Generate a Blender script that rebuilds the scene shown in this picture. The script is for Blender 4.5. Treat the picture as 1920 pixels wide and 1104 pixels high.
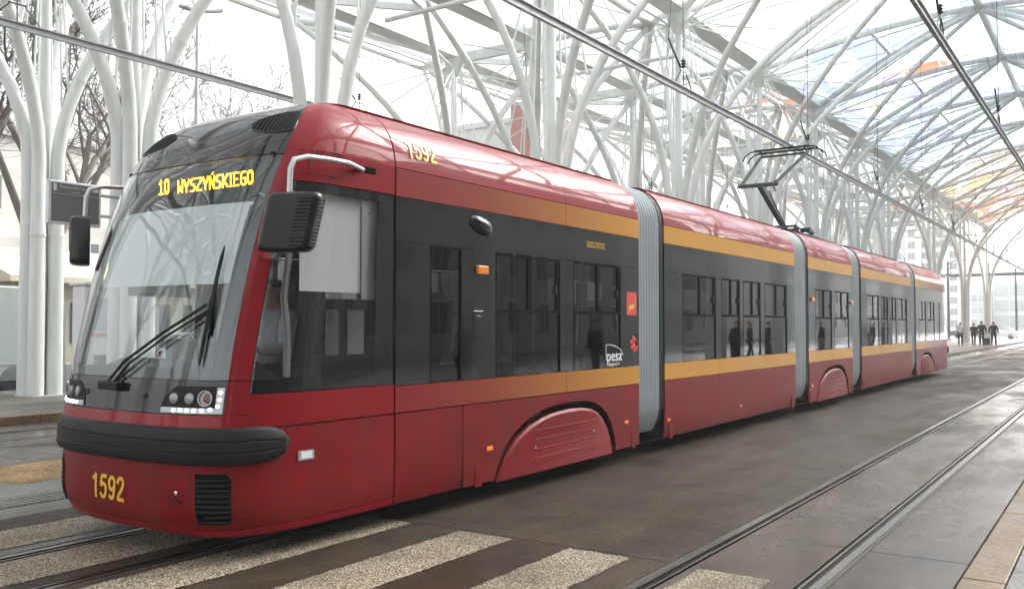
import bpy, bmesh, math, random
import numpy as np
from mathutils import Vector, Matrix

R = math.radians
random.seed(7)
scene = bpy.context.scene
for o in list(bpy.data.objects):
    bpy.data.objects.remove(o)

# ------------------------------------------------------------------ camera
YAW = R(34.065)
PITCH = R(1.887)
CAM_H = 1.70
cam_data = bpy.data.cameras.new('camera')
cam_data.sensor_fit = 'HORIZONTAL'
cam_data.sensor_width = 36.0
cam_data.lens = 1700.0 / 1920.0 * 36.0
cam_data.clip_start = 0.05
cam_data.clip_end = 3000.0
cam = bpy.data.objects.new('camera', cam_data)
scene.collection.objects.link(cam)
cam.location = (0, 0, CAM_H)
cam.rotation_euler = (R(90) + PITCH, 0, YAW)
scene.camera = cam

# ------------------------------------------------------------------ sky, sun, exposure
SUN_EL = R(38)
SUN_AZ = R(20)          # direction of the sun measured from +Y towards +X
world = bpy.data.worlds.new('World')
scene.world = world
world.use_nodes = True
wn = world.node_tree
wn.nodes.clear()
w_out = wn.nodes.new('ShaderNodeOutputWorld')
w_bg = wn.nodes.new('ShaderNodeBackground')
w_sky = wn.nodes.new('ShaderNodeTexSky')
w_sky.sky_type = 'NISHITA'
w_sky.sun_disc = False
w_sky.sun_elevation = SUN_EL
w_sky.sun_rotation = SUN_AZ
w_sky.air_density = 1.0
w_sky.dust_density = 6.0
w_sky.ozone_density = 1.0
w_hsv = wn.nodes.new('ShaderNodeHueSaturation')
w_hsv.inputs['Saturation'].default_value = 0.12
w_bg.inputs['Strength'].default_value = 0.15
wn.links.new(w_sky.outputs[0], w_hsv.inputs['Color'])
wn.links.new(w_hsv.outputs[0], w_bg.inputs['Color'])
wn.links.new(w_bg.outputs[0], w_out.inputs['Surface'])

sun_d = bpy.data.lights.new('sun', 'SUN')
sun_d.energy = 1.0
sun_d.angle = R(25)
sun_d.color = (1.0, 0.97, 0.93)
sun = bpy.data.objects.new('sun', sun_d)
scene.collection.objects.link(sun)
sdir = Vector((math.sin(SUN_AZ) * math.cos(SUN_EL), math.cos(SUN_AZ) * math.cos(SUN_EL), math.sin(SUN_EL)))
sun.rotation_euler = (-sdir).to_track_quat('-Z', 'Y').to_euler()
sun.location = (0, 0, 60)

scene.view_settings.view_transform = 'Standard'
scene.view_settings.look = 'None'
scene.view_settings.exposure = 1.95
scene.view_settings.gamma = 1.0
scene.view_settings.use_curve_mapping = False
scene.render.engine = 'CYCLES'
scene.cycles.use_denoising = True
scene.cycles.max_bounces = 8
scene.cycles.diffuse_bounces = 3
scene.cycles.glossy_bounces = 4
scene.cycles.transmission_bounces = 6
scene.cycles.transparent_max_bounces = 24
scene.cycles.caustics_reflective = False
scene.cycles.caustics_refractive = False
scene.cycles.sample_clamp_indirect = 6.0

# ------------------------------------------------------------------ helpers
COL = scene.collection


def tag(o, label=None, cat=None, group=None, kind=None):
    if label: o['label'] = label
    if cat: o['category'] = cat
    if group: o['group'] = group
    if kind: o['kind'] = kind
    return o


def empty(name, loc=(0, 0, 0), rz=0.0, parent=None):
    o = bpy.data.objects.new(name, None)
    COL.objects.link(o)
    o.location = loc
    o.rotation_euler = (0, 0, rz)
    o.empty_display_size = 0.2
    if parent: o.parent = parent
    return o


def link_mesh(name, me, parent=None, loc=None, rot=None, scale=None):
    o = bpy.data.objects.new(name, me)
    COL.objects.link(o)
    if parent: o.parent = parent
    if loc is not None: o.location = loc
    if rot is not None: o.rotation_euler = rot
    if scale is not None: o.scale = scale
    return o


def copy_tree(o, parent=None):
    c = o.copy()
    COL.objects.link(c)
    c.parent = parent
    for ch in list(o.children):
        copy_tree(ch, c)
    return c


class MB:
    """collects shapes; build() links them as one mesh object"""
    def __init__(self):
        self.v = []
        self.f = []
        self.m = []
        self.cur = 0

    def add(self, verts, faces):
        b = len(self.v)
        self.v.extend([tuple(p) for p in verts])
        for f in faces:
            self.f.append([i + b for i in f])
            self.m.append(self.cur)
        return self

    def box(self, x0, x1, y0, y1, z0, z1, c=0.0):
        if x0 > x1: x0, x1 = x1, x0
        if y0 > y1: y0, y1 = y1, y0
        if z0 > z1: z0, z1 = z1, z0
        if c <= 0:
            vs = [(x0, y0, z0), (x1, y0, z0), (x1, y1, z0), (x0, y1, z0), (x0, y0, z1), (x1, y0, z1), (x1, y1, z1), (x0, y1, z1)]
            fs = [(0, 3, 2, 1), (4, 5, 6, 7), (0, 1, 5, 4), (1, 2, 6, 5), (2, 3, 7, 6), (3, 0, 4, 7)]
            return self.add(vs, fs)
        bm = bmesh.new()
        bmesh.ops.create_cube(bm, size=1.0)
        for v in bm.verts:
            v.co = Vector(((x0 + x1) / 2 + v.co.x * (x1 - x0), (y0 + y1) / 2 + v.co.y * (y1 - y0), (z0 + z1) / 2 + v.co.z * (z1 - z0)))
        bmesh.ops.bevel(bm, geom=bm.edges[:], offset=c, segments=2, affect='EDGES', profile=0.5)
        bm.verts.index_update()
        self.add([v.co[:] for v in bm.verts], [[v.index for v in f.verts] for f in bm.faces])
        bm.free()
        return self

    def tube(self, pts, r, n=8, caps=True):
        pts = [Vector(p) for p in pts]
        if not hasattr(r, '__len__'): r = [r] * len(pts)
        rings = []
        ref = None
        for i, p in enumerate(pts):
            d = (pts[min(i + 1, len(pts) - 1)] - pts[max(i - 1, 0)])
            d = d.normalized() if d.length > 1e-9 else Vector((0, 0, 1))
            if ref is None:
                ref = d.orthogonal().normalized()
            else:
                ref = (ref - d * ref.dot(d))
                ref = ref.normalized() if ref.length > 1e-6 else d.orthogonal().normalized()
            s = d.cross(ref)
            rings.append([p + (ref * math.cos(2 * math.pi * k / n) + s * math.sin(2 * math.pi * k / n)) * r[i] for k in range(n)])
        vs = [q for ring in rings for q in ring]
        fs = []
        for i in range(len(pts) - 1):
            for k in range(n):
                a, b = i * n + k, i * n + (k + 1) % n
                fs.append((a, b, b + n, a + n))
        if caps:
            fs.append(tuple(range(n - 1, -1, -1)))
            o = (len(pts) - 1) * n
            fs.append(tuple(range(o, o + n)))
        return self.add(vs, fs)

    def bar(self, a, b, w, h):
        """rectangular bar from a to b, w horizontal, h the other way"""
        a, b = Vector(a), Vector(b)
        d = (b - a).normalized()
        s = d.cross(Vector((0, 0, 1)))
        s = s.normalized() if s.length > 1e-6 else Vector((1, 0, 0))
        u = s.cross(d).normalized()
        vs = []
        for p in (a, b):
            for (i, j) in ((-1, -1), (1, -1), (1, 1), (-1, 1)):
                vs.append(p + s * (i * w / 2) + u * (j * h / 2))
        return self.add(vs, [(0, 3, 2, 1), (4, 5, 6, 7), (0, 1, 5, 4), (1, 2, 6, 5), (2, 3, 7, 6), (3, 0, 4, 7)])

    def prism(self, poly, ax, a0, a1):
        """poly of 2D points extruded along axis ax ('x','y','z') from a0 to a1"""
        n = len(poly)
        def mk(p, a):
            if ax == 'x': return (a, p[0], p[1])
            if ax == 'y': return (p[0], a, p[1])
            return (p[0], p[1], a)
        vs = [mk(p, a0) for p in poly] + [mk(p, a1) for p in poly]
        fs = [tuple(range(n - 1, -1, -1)), tuple(range(n, 2 * n))]
        for i in range(n):
            j = (i + 1) % n
            fs.append((i, j, j + n, i + n))
        return self.add(vs, fs)

    def lathe(self, prof, n=16, axis='z', loc=(0, 0, 0)):
        vs = []
        for (r, a) in prof:
            for k in range(n):
                c, s = math.cos(2 * math.pi * k / n) * r, math.sin(2 * math.pi * k / n) * r
                p = (c, s, a) if axis == 'z' else ((a, c, s) if axis == 'x' else (c, a, s))
                vs.append((p[0] + loc[0], p[1] + loc[1], p[2] + loc[2]))
        fs = []
        for i in range(len(prof) - 1):
            for k in range(n):
                a, b = i * n + k, i * n + (k + 1) % n
                fs.append((a, b, b + n, a + n))
        fs.append(tuple(range(n - 1, -1, -1)))
        o = (len(prof) - 1) * n
        fs.append(tuple(range(o, o + n)))
        return self.add(vs, fs)

    def grid(self, rows):
        """rows: list of equally long lists of points"""
        n = len(rows[0])
        vs = [p for r in rows for p in r]
        fs = []
        for i in range(len(rows) - 1):
            for k in range(n - 1):
                a = i * n + k
                fs.append((a, a + 1, a + n + 1, a + n))
        return self.add(vs, fs)

    def mesh(self, name, mats, smooth=False, angle=40, recalc=True):
        me = bpy.data.meshes.new(name)
        me.from_pydata(self.v, [], self.f)
        if not isinstance(mats, (list, tuple)): mats = [mats]
        for m in mats: me.materials.append(m)
        if len(mats) > 1: me.polygons.foreach_set('material_index', self.m)
        if recalc:
            bm = bmesh.new()
            bm.from_mesh(me)
            bmesh.ops.recalc_face_normals(bm, faces=bm.faces[:])
            bm.to_mesh(me)
            bm.free()
        if smooth:
            me.polygons.foreach_set('use_smooth', [True] * len(me.polygons))
            try:
                me.set_sharp_from_angle(angle=R(angle))
            except Exception:
                pass
        me.update()
        return me

    def build(self, name, mats, parent=None, smooth=False, angle=40, recalc=True, **kw):
        return link_mesh(name, self.mesh(name, mats, smooth, angle, recalc), parent, **kw)


def solidify(o, t, offset=-1.0):
    m = o.modifiers.new('thickness', 'SOLIDIFY')
    m.thickness = t
    m.offset = offset
    return o


# ------------------------------------------------------------------ materials
def nodes_of(name):
    m = bpy.data.materials.new(name)
    m.use_nodes = True
    nt = m.node_tree
    return m, nt, nt.nodes['Principled BSDF'], nt.nodes['Material Output']


def N(nt, typ, **kw):
    n = nt.nodes.new(typ)
    for k, v in kw.items(): setattr(n, k, v)
    return n


def ramp(nt, stops, interp='LINEAR'):
    r = N(nt, 'ShaderNodeValToRGB')
    cr = r.color_ramp
    cr.interpolation = interp
    while len(cr.elements) < len(stops): cr.elements.new(0.5)
    for e, (p, c) in zip(cr.elements, stops):
        e.position = p
        e.color = (*c, 1) if len(c) == 3 else c
    return r


def pmat(name, col, rough=0.5, metal=0.0, var=0.12, scale=6.0, bump=0.0, bscale=60.0, coat=0.0, rvar=0.1, stretch=(1, 1, 1), spec=0.5, wobble=0.0, crough=0.06, dirt=0.0, dirtcol=(0.09, 0.06, 0.045), dstretch=(1.5, 1.5, 0.35)):
    m, nt, b, out = nodes_of(name)
    tc = N(nt, 'ShaderNodeTexCoord')
    mp = N(nt, 'ShaderNodeMapping')
    mp.inputs['Scale'].default_value = stretch
    nt.links.new(tc.outputs['Object'], mp.inputs['Vector'])
    n1 = N(nt, 'ShaderNodeTexNoise')
    n1.inputs['Scale'].default_value = scale
    n1.inputs['Detail'].default_value = 5.0
    nt.links.new(mp.outputs[0], n1.inputs['Vector'])
    lo = tuple(max(0, c * (1 - var)) for c in col)
    hi = tuple(min(1, c * (1 + var)) for c in col)
    rp = ramp(nt, [(0.3, lo), (0.7, hi)])
    nt.links.new(n1.outputs['Fac'], rp.inputs['Fac'])
    nt.links.new(rp.outputs[0], b.inputs['Base Color'])
    if dirt > 0:
        geo = N(nt, 'ShaderNodeNewGeometry')
        md = N(nt, 'ShaderNodeMapping')
        md.inputs['Scale'].default_value = dstretch
        nt.links.new(geo.outputs['Position'], md.inputs['Vector'])
        nd = N(nt, 'ShaderNodeTexNoise')
        nd.inputs['Scale'].default_value = 3.0
        nd.inputs['Detail'].default_value = 8.0
        nd.inputs['Roughness'].default_value = 0.68
        nt.links.new(md.outputs[0], nd.inputs['Vector'])
        rd = ramp(nt, [(0.42, (0, 0, 0)), (0.74, (dirt, dirt, dirt))])
        nt.links.new(nd.outputs['Fac'], rd.inputs['Fac'])
        mxd = N(nt, 'ShaderNodeMix', data_type='RGBA')
        nt.links.new(rd.outputs[0], mxd.inputs['Factor'])
        nt.links.new(rp.outputs[0], mxd.inputs['A'])
        mxd.inputs['B'].default_value = (*dirtcol, 1)
        nt.links.new(mxd.outputs['Result'], b.inputs['Base Color'])
    mr = N(nt, 'ShaderNodeMapRange')
    mr.inputs[1].default_value = 0.3
    mr.inputs[2].default_value = 0.7
    mr.inputs[3].default_value = max(0.02, rough - rvar * rough)
    mr.inputs[4].default_value = min(1, rough + rvar * rough)
    nt.links.new(n1.outputs['Fac'], mr.inputs[0])
    nt.links.new(mr.outputs[0], b.inputs['Roughness'])
    b.inputs['Metallic'].default_value = metal
    b.inputs['Specular IOR Level'].default_value = spec
    if coat > 0:
        b.inputs['Coat Weight'].default_value = coat
        b.inputs['Coat Roughness'].default_value = crough
    if bump > 0 or wobble > 0:
        n2 = N(nt, 'ShaderNodeTexNoise')
        n2.inputs['Scale'].default_value = bscale if bump > 0 else 1.3
        n2.inputs['Detail'].default_value = 4.0 if bump > 0 else 1.0
        nt.links.new(mp.outputs[0], n2.inputs['Vector'])
        bp = N(nt, 'ShaderNodeBump')
        bp.inputs['Strength'].default_value = bump if bump > 0 else wobble
        bp.inputs['Distance'].default_value = 0.01 if bump > 0 else 0.03
        nt.links.new(n2.outputs['Fac'], bp.inputs['Height'])
        nt.links.new(bp.outputs[0], b.inputs['Normal'])
        if coat > 0: nt.links.new(bp.outputs[0], b.inputs['Coat Normal'])
    return m


def emat(name, col, strength):
    m, nt, b, out = nodes_of(name)
    b.inputs['Base Color'].default_value = (*[c * 0.3 for c in col], 1)
    b.inputs['Emission Color'].default_value = (*col, 1)
    b.inputs['Emission Strength'].default_value = strength
    return m


def glass_mat(name, tint, rough=0.02, ior=1.5, haze=0.0, hazecol=(0.8, 0.8, 0.8), wobble=0.0):
    """sheet glass: clear tinted see-through plus fresnel mirror"""
    m, nt, b, out = nodes_of(name)
    nt.nodes.remove(b)
    tr = N(nt, 'ShaderNodeBsdfTransparent')
    tr.inputs[0].default_value = (*[t ** 0.5 for t in tint], 1)   # two faces per pane
    gl = N(nt, 'ShaderNodeBsdfGlossy')
    gl.inputs['Roughness'].default_value = rough
    gl.inputs['Color'].default_value = (1, 1, 1, 1)
    f0 = ((ior - 1) / (ior + 1)) ** 2
    fr = N(nt, 'ShaderNodeLayerWeight')
    fr.inputs['Blend'].default_value = 0.5
    pw = N(nt, 'ShaderNodeMath', operation='POWER')
    pw.inputs[1].default_value = 5.0
    nt.links.new(fr.outputs['Facing'], pw.inputs[0])
    mr = N(nt, 'ShaderNodeMapRange')
    mr.inputs[3].default_value = f0
    mr.inputs[4].default_value = 1.0
    nt.links.new(pw.outputs[0], mr.inputs[0])
    mix = N(nt, 'ShaderNodeMixShader')
    nt.links.new(mr.outputs[0], mix.inputs[0])
    src = tr
    if haze > 0:
        df = N(nt, 'ShaderNodeBsdfDiffuse')
        df.inputs[0].default_value = (*hazecol, 1)
        hm = N(nt, 'ShaderNodeMixShader')
        hm.inputs[0].default_value = haze
        nt.links.new(tr.outputs[0], hm.inputs[1])
        nt.links.new(df.outputs[0], hm.inputs[2])
        src = hm
    nt.links.new(src.outputs[0], mix.inputs[1])
    nt.links.new(gl.outputs[0], mix.inputs[2])
    if wobble > 0:
        tc = N(nt, 'ShaderNodeTexCoord')
        nz = N(nt, 'ShaderNodeTexNoise')
        nz.inputs['Scale'].default_value = 1.1
        nz.inputs['Detail'].default_value = 1.0
        nt.links.new(tc.outputs['Object'], nz.inputs['Vector'])
        bp = N(nt, 'ShaderNodeBump')
        bp.inputs['Strength'].default_value = wobble
        bp.inputs['Distance'].default_value = 0.03
        nt.links.new(nz.outputs['Fac'], bp.inputs['Height'])
        nt.links.new(bp.outputs[0], gl.inputs['Normal'])
        nt.links.new(bp.outputs[0], fr.inputs['Normal'])
    nt.links.new(mix.outputs[0], out.inputs['Surface'])
    return m


M = {}
M['steel'] = pmat('white_painted_steel', (0.86, 0.875, 0.86), 0.42, var=0.05, scale=1.2, coat=0.15, dirt=0.45, dirtcol=(0.50, 0.49, 0.45), dstretch=(2.5, 2.5, 0.25))
M['steel_grey'] = pmat('grey_painted_steel', (0.42, 0.44, 0.45), 0.4, var=0.08, scale=2)
M['galv'] = pmat('galvanised_metal', (0.40, 0.41, 0.42), 0.45, metal=0.25, var=0.1, scale=5)
M['mid_metal'] = pmat('grey_arm_metal', (0.13, 0.135, 0.14), 0.4, metal=0.2, var=0.15, scale=9)
M['dark_metal'] = pmat('dark_metal', (0.055, 0.058, 0.063), 0.4, metal=0.3, var=0.15, scale=9)
M['black_gloss'] = pmat('black_gloss_panel', (0.012, 0.012, 0.014), 0.07, var=0.2, scale=2, coat=0.15, wobble=0.05)
M['black_satin'] = pmat('black_satin_plastic', (0.013, 0.013, 0.015), 0.22, var=0.2, scale=4, spec=0.35)
M['black_rubber'] = pmat('black_rubber', (0.012, 0.012, 0.0135), 0.6, var=0.25, scale=7, bump=0.12, bscale=200, spec=0.28)
M['black_void'] = pmat('black_underside', (0.006, 0.006, 0.007), 0.9, var=0.2, spec=0.1)
M['red'] = pmat('red_tram_paint', (0.25, 0.008, 0.014), 0.50, var=0.07, scale=1.5, coat=0.42, wobble=0.12, spec=0.10, crough=0.025)
M['red_side'] = pmat('red_tram_side_paint', (0.23, 0.006, 0.011), 0.36, var=0.07, scale=1.5, coat=0.10, wobble=0.05, spec=0.2)
M['red_dirty'] = pmat('red_tram_skirt_paint', (0.21, 0.0055, 0.0095), 0.42, var=0.14, scale=2.2, coat=0.05, spec=0.2, dirt=0.55, dirtcol=(0.11, 0.035, 0.028), wobble=0.06, stretch=(1, 1, 2))
M['silver'] = pmat('silver_paint', (0.55, 0.56, 0.57), 0.3, metal=0.5, var=0.05)
M['bellow'] = pmat('grey_bellows_rubber', (0.40, 0.43, 0.45), 0.55, var=0.10, scale=3)
M['roof_grey'] = pmat('tram_roof_grey', (0.30, 0.30, 0.31), 0.5, var=0.15)
M['lamp_ring'] = pmat('lamp_bezel', (0.30, 0.30, 0.31), 0.35, metal=0.6, var=0.1)
M['chrome'] = pmat('chrome', (0.75, 0.76, 0.78), 0.12, metal=1.0, var=0.04)
M['lamp_glass'] = pmat('headlight_reflector', (0.42, 0.43, 0.44), 0.30, metal=0.7, var=0.1)
M['orange_lens'] = pmat('orange_lens', (0.85, 0.26, 0.02), 0.25, var=0.08, coat=0.4)
M['white_plastic'] = pmat('white_plastic', (0.78, 0.79, 0.79), 0.35, var=0.03)
M['yellow_print'] = pmat('yellow_lettering', (0.80, 0.50, 0.05), 0.4, var=0.05)
M['white_print'] = pmat('white_lettering', (0.82, 0.82, 0.82), 0.4, var=0.03)
M['red_print'] = pmat('red_sticker', (0.70, 0.06, 0.05), 0.4, var=0.05)
M['blind'] = pmat('pale_roller_blind', (0.76, 0.77, 0.78), 0.8, var=0.04, scale=1.5)
M['interior_light'] = pmat('pale_interior_panel', (0.72, 0.72, 0.71), 0.6, var=0.05)
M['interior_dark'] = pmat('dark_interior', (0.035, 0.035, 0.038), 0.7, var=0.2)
M['seat_red'] = pmat('seat_fabric', (0.16, 0.03, 0.035), 0.9, var=0.2, scale=12)
M['windscreen'] = glass_mat('windscreen_glass', (0.80, 0.85, 0.845), 0.015, 1.65, wobble=0.06)
M['side_glass'] = glass_mat('tinted_side_glass', (0.22, 0.225, 0.22), 0.02, 1.5, wobble=0.12)
M['cab_glass'] = glass_mat('cab_side_glass', (0.80, 0.81, 0.81), 0.02, 1.45, wobble=0.06)
M['led'] = emat('led_yellow', (1.0, 0.44, 0.01), 3.0)
M['led_orange'] = emat('led_orange', (1.0, 0.33, 0.01), 3.0)
M['drl'] = emat('daylight_led', (1.0, 0.98, 0.92), 1.4)


def stripe_mat(name, gold, red, y_gold, y_red):
    """paint that fades from gold to red along the car (world Y of the section)"""
    m, nt, b, out = nodes_of(name)
    tc = N(nt, 'ShaderNodeTexCoord')
    sx = N(nt, 'ShaderNodeSeparateXYZ')
    nt.links.new(tc.outputs['Object'], sx.inputs[0])
    mr = N(nt, 'ShaderNodeMapRange')
    mr.inputs[1].default_value = y_red
    mr.inputs[2].default_value = y_gold
    nt.links.new(sx.outputs['Y'], mr.inputs[0])
    nz = N(nt, 'ShaderNodeTexNoise')
    nz.inputs['Scale'].default_value = 2.0
    mid = tuple(r * 0.45 + g * 0.5 for r, g in zip(red, gold))
    rp = ramp(nt, [(0.0, red), (0.25, tuple(a * 0.85 + g * 0.1 for a, g in zip(red, gold))), (0.62, mid), (1.0, gold)])
    nt.links.new(mr.outputs[0], rp.inputs['Fac'])
    nt.links.new(rp.outputs[0], b.inputs['Base Color'])
    b.inputs['Roughness'].default_value = 0.36
    b.inputs['Specular IOR Level'].default_value = 0.35
    b.inputs['Coat Weight'].default_value = 0.08
    b.inputs['Coat Roughness'].default_value = 0.06
    return m


GOLD = (0.60, 0.275, 0.016)
REDC = (0.22, 0.007, 0.012)
M['gold'] = pmat('gold_stripe_paint', GOLD, 0.36, var=0.05, scale=1.5, coat=0.08, wobble=0.05, spec=0.35)
M['fade_front'] = stripe_mat('stripe_fade_front', GOLD, REDC, 10.6, 5.9)
M['fade_rear'] = stripe_mat('stripe_fade_rear', GOLD, REDC, 28.6, 33.4)


def ground_mat(name, col, wet=0.5, rmin=0.14, rmax=0.75, spec=0.3, scale=0.5, bump=0.5, tint=(0.66, 0.57, 0.50), stretch=(1.3, 0.45, 1), joints=None):
    """concrete with wet and dry patches; patches run along the track"""
    m, nt, b, out = nodes_of(name)
    tc = N(nt, 'ShaderNodeTexCoord')
    geo = N(nt, 'ShaderNodeNewGeometry')
    mp = N(nt, 'ShaderNodeMapping')
    mp.inputs['Scale'].default_value = stretch
    nt.links.new(geo.outputs['Position'], mp.inputs['Vector'])
    n1 = N(nt, 'ShaderNodeTexNoise')
    n1.inputs['Scale'].default_value = scale
    n1.inputs['Detail'].default_value = 6.0
    n1.inputs['Roughness'].default_value = 0.6
    nt.links.new(mp.outputs[0], n1.inputs['Vector'])
    n2 = N(nt, 'ShaderNodeTexNoise')
    n2.inputs['Scale'].default_value = 28.0
    n2.inputs['Detail'].default_value = 6.0
    nt.links.new(geo.outputs['Position'], n2.inputs['Vector'])
    dark = tuple(c * t for c, t in zip(col, tint))
    rp = ramp(nt, [(0.35, dark), (0.62, col)])
    nt.links.new(n1.outputs['Fac'], rp.inputs['Fac'])
    mx = N(nt, 'ShaderNodeMix', data_type='RGBA', blend_type='MULTIPLY')
    mx.inputs['Factor'].default_value = 0.8
    nt.links.new(rp.outputs[0], mx.inputs['A'])
    r2 = ramp(nt, [(0.3, (0.45, 0.45, 0.45)), (0.7, (1.5, 1.5, 1.5))])
    nt.links.new(n2.outputs['Fac'], r2.inputs['Fac'])
    nt.links.new(r2.outputs[0], mx.inputs['B'])
    n3 = N(nt, 'ShaderNodeTexNoise')
    n3.inputs['Scale'].default_value = 1.5
    n3.inputs['Detail'].default_value = 9.0
    n3.inputs['Roughness'].default_value = 0.7
    nt.links.new(geo.outputs['Position'], n3.inputs['Vector'])
    r3 = ramp(nt, [(0.30, (0.50, 0.46, 0.43)), (0.48, (0.98, 0.97, 0.96)), (0.70, (1.55, 1.5, 1.42))])
    nt.links.new(n3.outputs['Fac'], r3.inputs['Fac'])
    mx3 = N(nt, 'ShaderNodeMix', data_type='RGBA', blend_type='MULTIPLY')
    mx3.inputs['Factor'].default_value = 1.0
    nt.links.new(mx.outputs['Result'], mx3.inputs['A'])
    nt.links.new(r3.outputs[0], mx3.inputs['B'])
    # hairline cracks and grit
    vc = N(nt, 'ShaderNodeTexVoronoi', feature='DISTANCE_TO_EDGE')
    vc.inputs['Scale'].default_value = 0.42
    dn = N(nt, 'ShaderNodeMix', data_type='VECTOR')
    dn.inputs['Factor'].default_value = 0.12
    nt.links.new(geo.outputs['Position'], dn.inputs['A'])
    nt.links.new(n3.outputs['Color'], dn.inputs['B'])
    nt.links.new(dn.outputs['Result'], vc.inputs['Vector'])
    rc = ramp(nt, [(0.0, (0.55, 0.55, 0.55)), (0.0035, (1, 1, 1))])
    nt.links.new(vc.outputs['Distance'], rc.inputs['Fac'])
    vg = N(nt, 'ShaderNodeTexVoronoi')
    vg.inputs['Scale'].default_value = 17.0
    nt.links.new(geo.outputs['Position'], vg.inputs['Vector'])
    rg = ramp(nt, [(0.0, (2.6, 2.5, 2.3)), (0.055, (2.2, 2.1, 2.0)), (0.075, (1, 1, 1))])
    nt.links.new(vg.outputs['Distance'], rg.inputs['Fac'])
    mxc = N(nt, 'ShaderNodeMix', data_type='RGBA', blend_type='MULTIPLY')
    mxc.inputs['Factor'].default_value = 1.0
    nt.links.new(mx3.outputs['Result'], mxc.inputs['A'])
    nt.links.new(rc.outputs[0], mxc.inputs['B'])
    mxg = N(nt, 'ShaderNodeMix', data_type='RGBA', blend_type='MULTIPLY')
    mxg.inputs['Factor'].default_value = 0.55
    nt.links.new(mxc.outputs['Result'], mxg.inputs['A'])
    nt.links.new(rg.outputs[0], mxg.inputs['B'])
    nt.links.new(mxg.outputs['Result'], b.inputs['Base Color'])
    rr = ramp(nt, [(0.36, (rmin,) * 3), (0.5, (rmin + 0.3 * (1 - wet),) * 3), (0.66, (rmax,) * 3)])
    nt.links.new(n1.outputs['Fac'], rr.inputs['Fac'])
    nt.links.new(rr.outputs[0], b.inputs['Roughness'])
    bp = N(nt, 'ShaderNodeBump')
    b.inputs['Specular IOR Level'].default_value = spec
    bp.inputs['Strength'].default_value = bump
    bp.inputs['Distance'].default_value = 0.004
    nt.links.new(n2.outputs['Fac'], bp.inputs['Height'])
    nt.links.new(bp.outputs[0], b.inputs['Normal'])
    return m


M['slab'] = ground_mat('shade_toned_slab_concrete', (0.047, 0.036, 0.026), wet=0.3, rmin=0.34, rmax=0.9, spec=0.13)  # base darkened and browned for the tram's shade and red reflection
M['slab_edge'] = ground_mat('pale_track_concrete', (0.066, 0.056, 0.046), wet=0.5, rmin=0.13, rmax=0.8, spec=0.24)
M['asphalt'] = ground_mat('street_asphalt', (0.10, 0.10, 0.10), wet=0.4, stretch=(0.5, 0.5, 1))
M['paving'] = ground_mat('grey_paving', (0.115, 0.113, 0.105), wet=0.4, rmin=0.3, stretch=(0.8, 0.8, 1), tint=(0.75, 0.75, 0.75))
M['platform'] = ground_mat('platform_paving', (0.135, 0.128, 0.108), wet=0.3, rmin=0.4, stretch=(0.8, 0.8, 1), tint=(0.75, 0.74, 0.7))
M['kerb'] = ground_mat('tan_kerb_stone', (0.130, 0.083, 0.042), wet=0.4, rmin=0.35, stretch=(1, 0.5, 1), tint=(0.72, 0.68, 0.62))
M['tan_tactile'] = ground_mat('tan_tactile_paving', (0.30, 0.205, 0.11), wet=0.2, rmin=0.4, stretch=(1, 1, 1), tint=(0.8, 0.8, 0.8))
M['far_pale'] = ground_mat('pale_square_paving', (0.55, 0.55, 0.54), wet=0.2, stretch=(0.1, 0.1, 1), tint=(0.8, 0.8, 0.8))


def aggregate_mat():
    m, nt, b, out = nodes_of('exposed_aggregate')
    geo = N(nt, 'ShaderNodeNewGeometry')
    vo = N(nt, 'ShaderNodeTexVoronoi')
    vo.inputs['Scale'].default_value = 72.0
    nt.links.new(geo.outputs['Position'], vo.inputs['Vector'])
    r1 = ramp(nt, [(0.0, (0.62, 0.56, 0.47)), (0.35, (0.50, 0.44, 0.36)), (0.62, (0.14, 0.115, 0.09)), (0.9, (0.03, 0.03, 0.028))])
    nt.links.new(vo.outputs['Distance'], r1.inputs['Fac'])
    r2 = ramp(nt, [(0.0, (0.45, 0.42, 0.36)), (0.5, (0.9, 0.85, 0.75)), (1.0, (1.25, 1.2, 1.1))])
    sp = N(nt, 'ShaderNodeSeparateColor')
    nt.links.new(vo.outputs['Color'], sp.inputs[0])
    nt.links.new(sp.outputs[0], r2.inputs['Fac'])
    mx = N(nt, 'ShaderNodeMix', data_type='RGBA', blend_type='MULTIPLY')
    mx.inputs['Factor'].default_value = 1.0
    nt.links.new(r1.outputs[0], mx.inputs['A'])
    nt.links.new(r2.outputs[0], mx.inputs['B'])
    wn_ = N(nt, 'ShaderNodeTexNoise')
    wn_.inputs['Scale'].default_value = 1.6
    wn_.inputs['Detail'].default_value = 5.0
    nt.links.new(geo.outputs['Position'], wn_.inputs['Vector'])
    wr = ramp(nt, [(0.32, (0.55, 0.53, 0.50)), (0.55, (1.0, 1.0, 1.0)), (0.75, (1.12, 1.10, 1.06))])
    nt.links.new(wn_.outputs['Fac'], wr.inputs['Fac'])
    mw = N(nt, 'ShaderNodeMix', data_type='RGBA', blend_type='MULTIPLY')
    mw.inputs['Factor'].default_value = 1.0
    nt.links.new(mx.outputs['Result'], mw.inputs['A'])
    nt.links.new(wr.outputs[0], mw.inputs['B'])
    nt.links.new(mw.outputs['Result'], b.inputs['Base Color'])
    b.inputs['Roughness'].default_value = 0.6
    b.inputs['Specular IOR Level'].default_value = 0.3
    bp = N(nt, 'ShaderNodeBump', invert=True)
    bp.inputs['Strength'].default_value = 0.9
    bp.inputs['Distance'].default_value = 0.008
    nt.links.new(vo.outputs['Distance'], bp.inputs['Height'])
    nt.links.new(bp.outputs[0], b.inputs['Normal'])
    return m


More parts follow.
